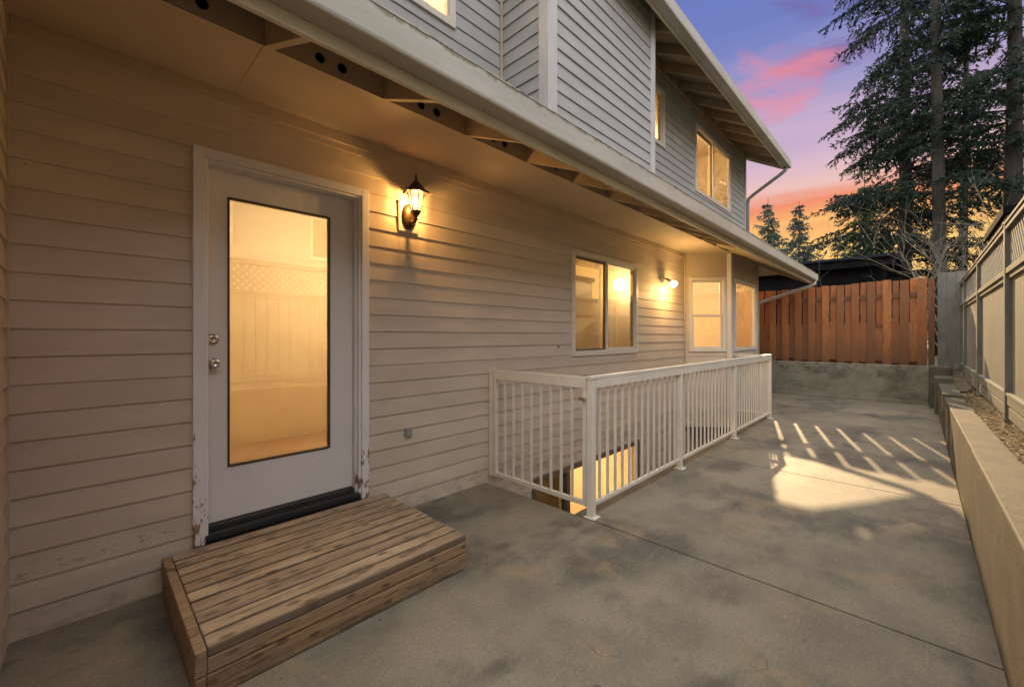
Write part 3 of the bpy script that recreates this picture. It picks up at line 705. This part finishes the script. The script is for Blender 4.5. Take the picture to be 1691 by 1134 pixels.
# white painted curb strip under the gate
# ================================================================ RAILING
RY = 1.74
def post(x, y, parent, zt=1.02):
    mb = MB(); mb.box(x-.0255, x+.0255, y-.0255, y+.0255, .006, zt); mb.box(x-.045, x+.045, y-.055, y+.04, .0, .006)
    for sx in (-.033, .033): mb.lathe([(.007, .006), (.007, .012), (.004, .013)], (x+sx, y-.042, 0), 8)
    return mb.build('post', M['rail'], parent, bevel=.003)
rl = thing('stair_railing', (5.2, RY, 0), 'cream painted metal railing with four posts guarding the sunken stairwell', 'railing')
PX = [2.625, 4.22, 5.97, 7.80]
for x in PX: post(x, RY, rl)
for a, b in zip(PX, PX[1:]):
    B(a+(.0 if a > 3 else -.03), b-(.001 if b < 7.7 else -.03), RY-.03, RY+.03, 1.0205, 1.045).build('top_rail', M['rail'], rl, bevel=.004)
    mb = MB(); mb.box(a+.026, b-.026, RY-.028, RY-.022, .955, 1.02); mb.build('rail_skirt', M['rail'], rl)
    B(a+.026, b-.026, RY-.014, RY+.014, .075, .103).build('bottom_rail', M['rail'], rl, bevel=.002)
    n = round((b-a)/.118); 
    for i in range(1, n):
        x = a+(b-a)*i/n
        B(x-.0085, x+.0085, RY-.0085, RY+.0085, .103, .96).build('picket', M['rail'], rl)
# return panel back to the bay
B(PX[-1]-.014, PX[-1]+.014, RY+.031, BY-.02, 1.0, 1.04).build('top_rail', M['rail'], rl); B(PX[-1]-.014, PX[-1]+.014, RY+.027, BY-.02, .075, .103).build('bottom_rail', M['rail'], rl)
for i in range(1, 5): B(PX[-1]-.0085, PX[-1]+.0085, RY+i*.11, RY+i*.11+.017, .103, 1.0).build('picket', M['rail'], rl)
gt = thing('stair_gate', (2.625, 2.3, 0), 'short railing gate between house wall and corner post, with a small latch', 'gate')
GY0, GY1 = RY+.033, WY-.07
mb = MB(); mb.box(2.605, 2.64, WY-.062, WY-.03, .06, 1.05); mb.box(2.60, 2.645, WY-.03, WY-.012, .06, 1.05); mb.build('hinge_post', M['rail'], gt, bevel=.002)
mb = MB(); mb.box(2.607, 2.641, GY1-.028, GY1, .07, .95); mb.build('stile', M['rail'], gt, bevel=.002)
mb = MB(); mb.box(2.607, 2.641, GY0, GY0+.034, .07, .95); mb.build('stile', M['rail'], gt, bevel=.002)
B(2.605, 2.643, GY0, GY1, .9505, 1.035).build('top_rail', M['rail'], gt, bevel=.003)
B(2.610, 2.638, GY0+.0345, GY1-.0285, .07, .105).build('bottom_rail', M['rail'], gt, bevel=.002)
for i in range(1, 9):
    y = GY0+.034+(GY1-GY0-.062)*i/9; B(2.616, 2.633, y-.0085, y+.0085, .105, .9505).build('picket', M['rail'], gt)
lm = MB(); lm.box(2.578, 2.606, GY0-.006, GY0+.05, .86, .885); lm.tube([(2.588, GY0-.01, .872), (2.588, GY0+.055, .872)], .008, 8); lm.build('latch', M['nickel'], gt, bevel=.002)

# ================================================================ DOORSTEP
step = thing('wooden_step', (.9, 2.3, 0), 'weathered low wooden deck step on the patio in front of the glass door', 'step')
sx0, sx1, sy0, sy1, sz = .275, 1.535, 1.865, 2.80, .197
nb = 10; bwid = (sy1-sy0)/nb
rnd = random.Random(11)
for i in range(nb):
    y0 = sy0+i*bwid+.0055*(i > 0)+rnd.uniform(-.0015, .0015); y1 = sy0+(i+1)*bwid-.0055
    dz = rnd.uniform(-.002, .002); dxx = rnd.uniform(-.003, .003)
    B(sx0+.04, sx1-.005+dxx, y0+(0 if i else .0), y1, sz-.034+dz, sz+dz).build('tread_board', M['deck'], step, bevel=.005)
MB().box(sx0+.045, sx1-.045, sy0+.045, sy1-.01, .01, sz-.045).build('framing', M['gasket'], step)  # joist box in near black, shade below the board gaps put into its colour
B(sx0, sx0+.0375, sy0, sy1, .100, sz-.001).build('side_board', M['deck_side'], step, bevel=.005)
B(sx0+.003, sx0+.0375, sy0+.004, sy1, .003, .096).build('side_board', M['deck_side'], step, bevel=.005)
B(sx1-.036, sx1, sy0+.036, sy1, .100, sz-.036).build('side_board', M['deck_side'], step, bevel=.005)
B(sx1-.036, sx1-.002, sy0+.036, sy1, .003, .096).build('side_board', M['deck_side'], step, bevel=.005)
B(sx0+.038, sx1, sy0+.0, sy0+.035, .1015, sz-.0365).build('front_board', M['deck_side'], step, bevel=.005)
B(sx0+.038, sx1-.004, sy0+.003, sy0+.035, .003, .0965).build('front_board', M['deck_side'], step, bevel=.005)

# ================================================================ WALL LAMPS
lp = thing('wall_lantern', (1.745, WY, 2.2), 'lit bronze lantern with frosted panes mounted beside the glass door', 'lamp', 'outdoor wall lamps')
MB().box(1.665, 1.835, .002, .022, 2.145, 2.375, fr=F).build('mount_block', M['white_plastic'], lp, bevel=.003)
mb = MB(); mb.lathe([(.072, .0), (.072, .008), (.062, .018), (.045, .028), (.02, .034)], (1.75, WY-.022, 2.262), 28, 'y', sx=.85, sz=1.38)
mb.build('backplate', M['bronze'], lp, smooth=True)
LX, LY, LZ = 1.745, WY-.135, 2.262
mb = MB(); mb.tube([(1.75, WY-.04, 2.235), (1.75, WY-.075, 2.205), (1.748, WY-.115, 2.205), (LX, LY, 2.235), (LX, LY, 2.262)], [.014, .013, .012, .012, .016], 10)
mb.tube([(1.75, WY-.05, 2.20), (1.75, WY-.09, 2.175), (1.75, WY-.115, 2.185), (1.75, WY-.10, 2.20)], [.008, .008, .007, .005], 8)
mb.lathe([(.012, 0), (.018, .008), (.010, .018)], (LX, LY, 2.212), 12)
mb.build('arm', M['bronze'], lp, smooth=True)
mb = MB(); mb.lathe([(.010, -.02), (.024, -.012), (.030, .0), (.038, .014), (.040, .022), (.036, .024)], (LX, LY, LZ), 6, phase=.26); mb.build('cup', M['bronze'], lp)
GZ0, GZ1, r0, r1 = LZ+.022, LZ+.158, .036, .060
pn = MB(); br = MB()
for j in range(6):
    a0 = .26+j*math.pi/3; a1 = a0+math.pi/3
    P = lambda a, r, z: (LX+r*math.cos(a), LY+r*math.sin(a), z)
    pn.add([P(a0, r0-.002, GZ0), P(a1, r0-.002, GZ0), P(a1, r1-.002, GZ1), P(a0, r1-.002, GZ1)], [(0, 1, 2, 3)])
    br.tube([P(a0, r0, GZ0), P(a0, r1, GZ1)], .0036, 6)
pn.build('lantern_pane', M['lantern_glass'], lp, recalc=False); br.build('glazing_bars', M['bronze'], lp)
mb = MB(); mb.lathe([(.062, 0), (.090, -.004), (.094, .006), (.088, .014), (.066, .032), (.045, .058), (.022, .084), (.012, .092), (.010, .097)], (LX, LY, GZ1), 6, phase=.26)
mb.build('lantern_roof', M['bronze'], lp, bevel=.002)
mb = MB(); 
for j in range(6):
    a = .26+j*math.pi/3; mb.lathe([(.004, -.006), (.010, 0), (.010, .008), (.004, .014)], (LX+.092*math.cos(a), LY+.092*math.sin(a), GZ1+.0), 8)
mb.lathe([(.010, .095), (.006, .102), (.011, .108), (.012, .113), (.006, .120), (.005, .130), (.007, .136), (.002, .150)], (LX, LY, GZ1), 12); mb.build('finial', M['bronze'], lp, smooth=True)
mb = MB(); mb.lathe([(.002, -.035), (.012, -.028), (.016, -.01), (.014, .01), (.006, .032), (.001, .04)], (LX, LY, (GZ0+GZ1)/2), 14); mb.build('light_bulb', M['filament'], lp, smooth=True)
l = bpy.data.lights.new('lantern_light', 'POINT'); l.energy = 42; l.color = (1, .52, .14); l.shadow_soft_size = .02
lo = bpy.data.objects.new('lantern_light', l); COL.objects.link(lo); lo.location = (LX, LY, (GZ0+GZ1)/2+.01); put(lo, lp)

l2 = thing('flood_lamp', (6.25, WY, 2.2), 'lit bare flood bulb on a small wall mount near the bay', 'lamp', 'outdoor wall lamps')
mb = MB(); mb.lathe([(.055, .002), (.055, .02), (.045, .03), (.02, .034)], (6.23, WY, 2.235), 20, 'y'); mb.build('mount_plate', M['vinyl'], l2, smooth=True)
mb = MB(); mb.tube([(6.23, WY-.03, 2.23), (6.235, WY-.07, 2.225), (6.25, WY-.10, 2.20), (6.265, WY-.14, 2.17)], [.012, .014, .026, .032], 12); mb.build('lamp_holder', M['vinyl'], l2, smooth=True)
mb = MB(); mb.tube([(6.265, WY-.135, 2.175), (6.275, WY-.16, 2.15), (6.285, WY-.185, 2.125), (6.292, WY-.20, 2.112), (6.294, WY-.204, 2.108)], [.026, .042, .055, .048, .02], 16); mb.build('light_bulb', M['bulb'], l2, smooth=True)
l = bpy.data.lights.new('flood_light', 'POINT'); l.energy = 14; l.color = (1, .62, .22); l.shadow_soft_size = .04
lo = bpy.data.objects.new('flood_light', l); COL.objects.link(lo); lo.location = (6.31, WY-.25, 2.06); put(lo, l2)

# ================================================================ RETAINING WALLS
rw = MB()
def seg(x0, x1, h0, h1, yf=-.245, yb=-.43):
    rw.add([(x0, yf, -.1), (x1, yf, -.1), (x1, yb, -.1), (x0, yb, -.1), (x0, yf, h0), (x1, yf, h1), (x1, yb, h1), (x0, yb, h0)],
           [(0,1,2,3), (4,5,6,7), (0,1,5,4), (1,2,6,5), (2,3,7,6), (3,0,4,7)])
seg(-6, 1.2-.004, .69, .67); seg(1.2+.004, 4.02-.005, .67, .605); seg(4.02+.005, 8.3-.005, .60, .50, -.250); seg(8.3+.005, 10.2, .54, .54, -.24); seg(10.205, 10.95, .62, .62, -.20)
seg(10.955, 11.60, .775, .775, -.15)
side = tag(rw.build('retaining_wall', M['retain'], bevel=.008), 'low rough concrete retaining wall running below the grey fence at right', 'retaining wall')
bwl = MB(); bwl.box(11.42, 11.598, -.148, 6, -.1, .755); bwl.box(11.39, 11.42, -.148, 3.2, -.1, .06)
tag(bwl.build('retaining_wall', M['far_retain'], bevel=.008), 'mossy concrete retaining wall across the far end under the cedar fence', 'retaining wall')

# ================================================================ CEDAR FENCE (far end)
cf = thing('cedar_fence', (11.85, 1.2, .7), 'orange cedar board fence standing behind the far concrete wall', 'fence')
FX = 11.85; rnd = random.Random(21)
fb1 = MB(); fb2 = MB(); fb3 = MB(); fb4 = MB()
y = -.12; i = 0
def topz(y): return 2.52-.035*max(0, y)/1.0*.6
while y < 4.6:
    g = rnd.uniform(-.004, .004)
    w1 = .138+rnd.uniform(-.006, .008)
    fb1.box(FX-.04, FX-.022, y+g, y+g+w1, .70+rnd.choice((0, 0, .02, .04)), topz(y)+rnd.uniform(-.02, .012))        # front boards
    yb = y+.146
    fb2.box(FX+.022, FX+.038, yb+rnd.uniform(-.004, .004), yb+.10, 1.0, topz(y)+rnd.uniform(-.03, .005))             # rear boards
    fb3.box(FX-.021, FX-.006, y+.134, y+.268, .78+rnd.choice((0, .0, .04)), 1.62+rnd.choice((0, 0, 0, -.12, .05)))       # lower infill boards
    fb4.box(FX+.039, FX+.05, y+.0, y+.262, .6, 1.60)
    y += .262; i += 1
fb1.build('front_boards', M['cedar'], cf, bevel=.002); fb2.build('rear_boards', M['cedar'], cf); fb3.build('infill_boards', M['cedar'], cf, bevel=.002); fb4.build('backing_boards', M['cedar_dark'], cf)
for z in (2.14, 1.50):
    B(FX-.005, FX+.0215, -.12, 4.6, z, z+.09).build('rail', M['cedar_dark'], cf)
B(FX-.005, FX+.0215, -.12, 4.6, .80, .89).build('rail', M['cedar_dark'], cf)
B(FX-.045, FX+.04, -.23, -.14, .6, 2.5).build('post', M['cedar_dark'], cf, bevel=.004)
g2 = thing('grey_board_fence', (11.9, -.4, .7), 'narrow upright grey board panel between cedar fence and long grey fence', 'fence')
mb = MB(); y = -.27
while y > -.80:
    mb.box(11.86, 11.882, y-.125, y-.002, .68, 2.60+random.uniform(-.01, .01)); y -= .128
mb.build('boards', M['fence_dark'], g2, bevel=.002); B(11.883, 11.92, -.8, -.27, 2.3, 2.39).build('rail', M['fence_dark'], g2); B(11.883, 11.92, -.8, -.27, .9, .99).build('rail', M['fence_dark'], g2)

# ================================================================ GREY SIDE FENCE
sf = thing('grey_fence', (5, -.58, .6), 'long grey board fence with lattice top beside the retaining wall', 'fence')
FY = -.56
posts = [-4.1, -1.65, .86, 3.37, 5.88, 8.39, 10.75, 11.75]
for x in posts:
    mb = MB(); mb.box(x-.045, x+.045, FY-.09, FY, .55, 2.36); mb.box(x-.052, x+.052, FY-.097, FY+.007, 2.36, 2.385); mb.build('post', M['fence_dark'], sf, bevel=.004)
for a, b in zip(posts, posts[1:]):
    a += .046; b -= .046
    bd = MB(); x = a; n = max(2, round((b-a)/.14)); w = (b-a)/n
    for i in range(n): bd.box(a+i*w+.0015, a+(i+1)*w-.0015, FY-.062+random.uniform(-.0015, .0015), FY-.044, .70, 1.94)
    bd.build('board_panel', M['fence'], sf, bevel=.0025)
    mb = MB(); mb.box(a, b, FY-.068, FY-.004, 2.305, 2.345); mb.box(a, b, FY-.085, FY+.006, 2.346, 2.37); mb.build('top_rail', M['fence_dark'], sf, bevel=.003)
    mb = MB(); mb.box(a, b, FY-.075, FY-.005, 1.905, 1.955); mb.box(a, b, FY-.043, FY-.022, 1.86, 1.904); mb.build('middle_rail', M['fence_dark'], sf, bevel=.003)
    mb = MB(); mb.box(a, b, FY-.043, FY-.012, .72, .80); mb.box(a, b, FY-.043, FY-.004, .802, .83); mb.box(a, b, FY-.043, FY-.018, .60, .70); mb.build('bottom_rail', M['fence'], sf, bevel=.003)
    # diagonal lattice: two layers of laths clipped to the opening
    z0, z1 = 1.956, 2.304; h = z1-z0; lat = MB(); lw_ = .036; pitch = .098
    for layer, sgn in ((0, 1), (1, -1)):
        yb = FY-.030-.011*layer; s0 = a-h
        while s0 < b+h:
            # lath centre line x = s0 + sgn*(z-z0) (+h when sgn<0); polygon clipped in x
            poly = []
            c0 = s0 if sgn > 0 else s0+h
            q = [(c0-lw_*.7, z0), (c0+lw_*.7, z0), (c0+sgn*h+lw_*.7, z1), (c0+sgn*h-lw_*.7, z1)]
            def clip(P, xc, keep):
                out = []
                for i in range(len(P)):
                    p, r = P[i], P[(i+1) % len(P)]
                    ip, ir = keep(p[0]), keep(r[0])
                    if ip: out.append(p)
                    if ip != ir:
                        t_ = (xc-p[0])/(r[0]-p[0]); out.append((xc, p[1]+(r[1]-p[1])*t_))
                return out
            q = clip(q, a, lambda v: v >= a)
            if len(q) > 2: q = clip(q, b, lambda v: v <= b)
            if len(q) > 2: lat.prism(q, yb-.009, yb, 'y')
            s0 += pitch
    lat.build('lattice', M['fence'], sf)
# small pale rock / pipe lying on the soil
rk = MB(); rnd = random.Random(4)
rk.lathe([(.02, 0), (.06, .01), (.075, .04), (.06, .075), (.02, .09)], (9.0, -.50, .50), 9); 
rk.v = [(v[0]+rnd.uniform(-.012, .012)+(v[0]-9)*.8, v[1]+rnd.uniform(-.01, .01), v[2]+rnd.uniform(-.008, .008)) for v in rk.v]
tag(rk.build('rock', M['retain'], bevel=.01), 'pale rounded rock lying on dark soil by the grey fence', 'rock')

# ================================================================ NEIGHBOURING BUILDINGS
nb_ = thing('neighbour_garage', (20, 3, .6), 'dark low building with bluish roof edge rising above the cedar fence', 'building')
mb = MB(); mb.box(20.2, 26, .9, 9, .55, 3.85); mb.build('wall', M['dark_house'], nb_)
mb = MB(); mb.prism([(19.6, 4.12), (19.6, 4.24), (23.2, 4.62), (27, 4.24), (27, 4.12), (23.2, 4.5)], .55, 9.3, 'y'); mb.build('roof', M['dark_roof'], nb_)
mb = MB(); mb.box(19.62, 19.68, .55, 9.3, 3.85, 4.119); mb.build('fascia', M['dark_house'], nb_)
mb = MB(); mb.box(19.5, 19.61, .5, 9.35, 4.13, 4.2); mb.build('gutter', M['dark_roof'], nb_, bevel=.01)
shd = thing('neighbour_shed', (8.6, -1.6, .6), 'grey shed with dark flat roof edge showing above the lattice fence', 'shed')
B(8.1, 10.0, -2.4, -.80, .58, 2.86).build('wall', M['pale_house'], shd); B(8.0, 10.1, -2.5, -.755, 2.861, 2.97).build('roof', M['dark_house'], shd, bevel=.01)
nh = thing('neighbour_house', (2, -7, .6), 'pale neighbouring house beyond the lattice fence, mirrored in the door glass', 'house')
B(-9, 9, -14, -7.0, .55, 6.0).build('wall', M['pale_house'], nh)
mb = MB(); mb.prism([(-6.3, 5.85), (-6.3, 6.05), (-10.5, 8.1), (-14.7, 6.05), (-14.7, 5.85), (-10.5, 7.9)], -9.5, 9.5); mb.build('roof', M['roofing'], nh)
B(-9.5, 9.5, -6.3, -6.18, 5.86, 6.02).build('gutter', M['gutter'], nh)
for x in (-5.5, -2.0, 1.2, 4.6):
    w = MB(); w.box(x, x+1.5, -6.998, -6.93, 3.6, 3.7); w.box(x, x+1.5, -6.998, -6.93, 4.8, 4.9); w.box(x, x+.1, -6.998, -6.93, 3.7, 4.8); w.box(x+1.4, x+1.5, -6.998, -6.93, 3.7, 4.8); w.box(x+.7, x+.78, -6.998, -6.94, 3.7, 4.8)
    w = w.build('window', M['vinyl'], nh); B(x+.1, x+1.4, -6.998, -6.97, 3.7, 4.8).build('pane', M['pane_dark'], w)

# ================================================================ TREES
def quads(name, m, V, parent):
    V = np.asarray(V, dtype=np.float32).reshape(-1, 3); n = len(V)//4
    me = bpy.data.meshes.new(name); me.vertices.add(n*4); me.vertices.foreach_set('co', V.ravel())
    me.loops.add(n*4); me.loops.foreach_set('vertex_index', np.arange(n*4, dtype=np.int32))
    me.polygons.add(n); me.polygons.foreach_set('loop_start', np.arange(0, n*4, 4, dtype=np.int32)); me.polygons.foreach_set('loop_total', np.full(n, 4, dtype=np.int32))
    me.update(calc_edges=True); me.materials.append(m)
    o = bpy.data.objects.new(name, me); COL.objects.link(o); put(o, parent); return o
def conifer(label, x, y, H, rad, tr, z0=3.0, zmax=None, seed=1, gap=.42, per=6, leaf=.135, m='needles', droop=.28, bare=.12, lean=0, twigs=1.0, name='conifer_tree', gaps=.15):
    rng = np.random.default_rng(seed); rnd = random.Random(seed)
    root = thing(name, (x, y, .6), label, 'tree', 'conifer trees beyond the fences')
    zt = .5+H; tp = []; trr = []
    for i in range(15):
        k = i/14; tp.append((x+lean*k*H+.12*math.sin(k*5+seed), y+.1*math.cos(k*4+seed), .5+H*k)); trr.append(max(.02, tr*(1-k)**.8*(1.25 if i == 0 else 1)))
    mb = MB(); mb.tube(tp, trr, 10)
    V = []
    z = z0; zmax = zmax or zt-.3
    while z < zmax:
        k = (z-.5)/H
        ax, ay = x+lean*k*H, y
        prof = (1-k)**.75 if k > .12 else (.9)
        for b in range(per):
            if rnd.random() < gaps: continue
            az = rnd.uniform(0, 2*math.pi); Lb = min(rad*prof*rnd.uniform(.35, 1.12), 3.3/max(.1, math.sin(az)))
            if Lb < .15: continue
            d = np.array([math.cos(az), math.sin(az), 0.0]); sd_ = np.array([-d[1], d[0], 0.0])
            up = rnd.uniform(-.02, .22); dr = droop*rnd.uniform(.7, 1.4); bow = rnd.uniform(-.12, .12)
            def pt(t): return np.array([ax, ay, z])+d*Lb*t+sd_*bow*Lb*t*t+np.array([0, 0, Lb*(up*t-dr*t*t+.12*dr*max(0, t-.7))])
            P = [pt(t) for t in (0, .25, .5, .75, 1)]
            if Lb > .8: mb.tube([tuple(p) for p in P], [max(.008, tr*.13*(1-.8*t)*min(1, Lb/3)) for t in (0, .25, .5, .75, 1)], 5, cap=False)
            nt_ = int(max(5, Lb*9*twigs))
            for q in range(nt_):
                t = bare+(1-bare)*(q+rnd.random())/nt_
                p = pt(t); side_ = 1 if q % 2 else -1
                tl = Lb*.34*(1.08-t)*rnd.uniform(.6, 1.25)+.14
                td = d*rnd.uniform(.35, .8)+sd_*side_*rnd.uniform(.5, 1)+np.array([0, 0, rnd.uniform(-.55, -.05)])
                td /= np.linalg.norm(td)
                nl = int(max(4, tl/leaf*5.5))
                s = rng.random(nl); c = p+td*(s*tl)[:, None]+np.array([0, 0, -1.0])*((s**2)*tl*.35)[:, None]+rng.normal(0, .022, (nl, 3))
                ld = td*.9+rng.normal(0, .5, (nl, 3)); ld[:, 2] -= .25; ld /= np.linalg.norm(ld, axis=1)[:, None]
                wd = np.cross(ld, rng.normal(0, 1, (nl, 3))); wd /= np.linalg.norm(wd, axis=1)[:, None]
                ll = leaf*rng.uniform(.55, 1.25, nl)[:, None]; ww = leaf*.17*rng.uniform(.7, 1.4, nl)[:, None]
                V.append(np.stack([c-wd*ww, c+wd*ww, c+ld*ll+wd*ww*.4, c+ld*ll-wd*ww*.4], axis=1).reshape(-1, 3))
        z += gap*rnd.uniform(.7, 1.3)
    mb.build('trunk', M['bark'], root, smooth=True)
    quads('crown', M[m], np.concatenate(V), root)
    return root
def ray(px, t): 
    u = (px-845.5)/688; c, s = math.cos(R(YAW)), math.sin(R(YAW)); return ((c+s*u)*t, (s-c*u)*t)
a = ray(1546, 16); conifer('tall dark conifer with thick straight bare lower trunk, nearest the fence corner', a[0], a[1], 26, 4.6, .23, 6.8, 17.5, 3, .50, 5, gaps=.32, twigs=.85)
a = ray(1490, 18.5); conifer('tall dark conifer with long drooping branches reaching left over the roof', a[0], a[1], 27, 5.6, .28, 3.6, 18.5, 8, .50, 6, gaps=.32, droop=.24, twigs=.9)
a = ray(1668, 15); conifer('large dark conifer at the right edge behind the grey fence', a[0], a[1], 25, 4.4, .30, 6.6, 16.5, 14, .52, 5, gaps=.34, twigs=.85)
a = ray(1592, 27); conifer('slender dark conifer filling the gap between the two big right trunks', a[0], a[1], 27, 4.0, .28, 12, 26, 19, .6, 5, leaf=.2, gaps=.3)
a = ray(1425, 27); conifer('bushy olive green conifer low behind the dark roof', a[0], a[1], 11.0, 3.4, .2, 1.5, None, 25, .34, 7, leaf=.17, m='needles_olive', droop=.1, gaps=.05)
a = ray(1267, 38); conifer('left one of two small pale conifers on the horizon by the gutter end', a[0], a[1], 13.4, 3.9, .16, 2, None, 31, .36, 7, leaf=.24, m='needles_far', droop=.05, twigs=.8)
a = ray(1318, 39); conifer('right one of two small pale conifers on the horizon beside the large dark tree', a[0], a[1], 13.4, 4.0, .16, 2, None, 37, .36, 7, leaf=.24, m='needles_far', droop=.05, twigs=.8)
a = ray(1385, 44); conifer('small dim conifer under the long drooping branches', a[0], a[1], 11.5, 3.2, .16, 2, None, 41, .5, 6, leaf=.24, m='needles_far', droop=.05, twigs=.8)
a = ray(1640, 40); conifer('small dim conifer between grey fence and big trunks', a[0], a[1], 10.5, 3.2, .16, 2, None, 43, .5, 6, leaf=.24, m='needles', droop=.05, twigs=.8)

def bare(name, label, x, y, seed, n, H, spread, group=None):
    rnd = random.Random(seed); root = thing(name, (x, y, .6), label, 'shrub', group); mb = MB()
    def grow(p, d, L, r, dep):
        pts = [p]; 
        for i in range(4):
            d = (d+Vector((rnd.gauss(0, .13), rnd.gauss(0, .13), rnd.gauss(.0, .1)))).normalized(); p = p+d*L/4; pts.append(p)
        mb.tube(pts, [r*(1-.13*i) for i in range(5)], 5, cap=False)
        if dep:
            for k in range(rnd.choice((2, 3, 3))):
                j = rnd.choice((2, 3, 4)); grow(pts[j], (d+Vector((rnd.gauss(0, .55), rnd.gauss(0, .55), rnd.gauss(.1, .35)))).normalized(), L*rnd.uniform(.45, .8), r*.55, dep-1)
    for i in range(n):
        a_ = rnd.uniform(0, 6.28); grow(Vector((x+rnd.uniform(-.2, .2), y+rnd.uniform(-.3, .3), .55)), Vector((math.cos(a_)*spread, math.sin(a_)*spread, 1)).normalized(), H*rnd.uniform(.45, .75), .024, 3)
    mb.build('branches', M['twig'], root)
a = ray(1590, 12.5); bare('bare_shrub', 'leafless arching shrub behind the corner of the two fences', a[0], a[1], 5, 12, 4.2, .55, 'bare shrubs behind the fences')
a = ray(1650, 11.5); bare('bare_shrub', 'leafless shrub with dark thin twigs above the long grey fence', a[0], a[1], 9, 10, 4.4, .6, 'bare shrubs behind the fences')
a = ray(1395, 13.5); bare('bare_shrub', 'few thin bare stems poking above the cedar fence before the dark roof', a[0], a[1], 13, 5, 1.7, .3, 'bare shrubs behind the fences')
def bush(label, x, y, rx, ry, h, seed, n=9000):
    rng = np.random.default_rng(seed); root = thing('evergreen_bush', (x, y, .6), label, 'bush')
    k = 26; cc = np.stack([rng.normal(0, rx*.45, k)+x, rng.normal(0, ry*.45, k)+y, .6+h*rng.uniform(.15, .9, k)], 1)
    i = rng.integers(0, k, n); c = cc[i]+rng.normal(0, .28, (n, 3))
    ld = rng.normal(0, 1, (n, 3)); ld /= np.linalg.norm(ld, axis=1)[:, None]; wd = np.cross(ld, rng.normal(0, 1, (n, 3))); wd /= np.linalg.norm(wd, axis=1)[:, None]
    l_, w_ = .09*rng.uniform(.6, 1.3, n)[:, None], .028*rng.uniform(.7, 1.3, n)[:, None]
    quads('foliage', M['shrub'], np.stack([c-wd*w_*.3, c+ld*l_*.5-wd*w_, c+ld*l_, c+ld*l_*.5+wd*w_], 1), root)
    st_ = MB(); 
    for q in cc[:10]: st_.tube([(x, y, .5), ((x+q[0])/2, (y+q[1])/2, (.6+q[2])/2), tuple(q)], [.03, .02, .01], 5)
    st_.build('stems', M['bark'], root)
a = ray(1620, 19); bush('dark evergreen bush above the corner of the grey fence', a[0], a[1], 2.6, 2.0, 2.6, 3, 14000)
a = ray(1500, 24); bush('dark evergreen bush at the foot of the big conifers', a[0], a[1], 2.6, 3.0, 3.6, 7, 16000)
a = ray(1290, 44); bush('dim bush below the small conifers past the gutter end', a[0], a[1], 5, 5, 5.0, 11, 12000)
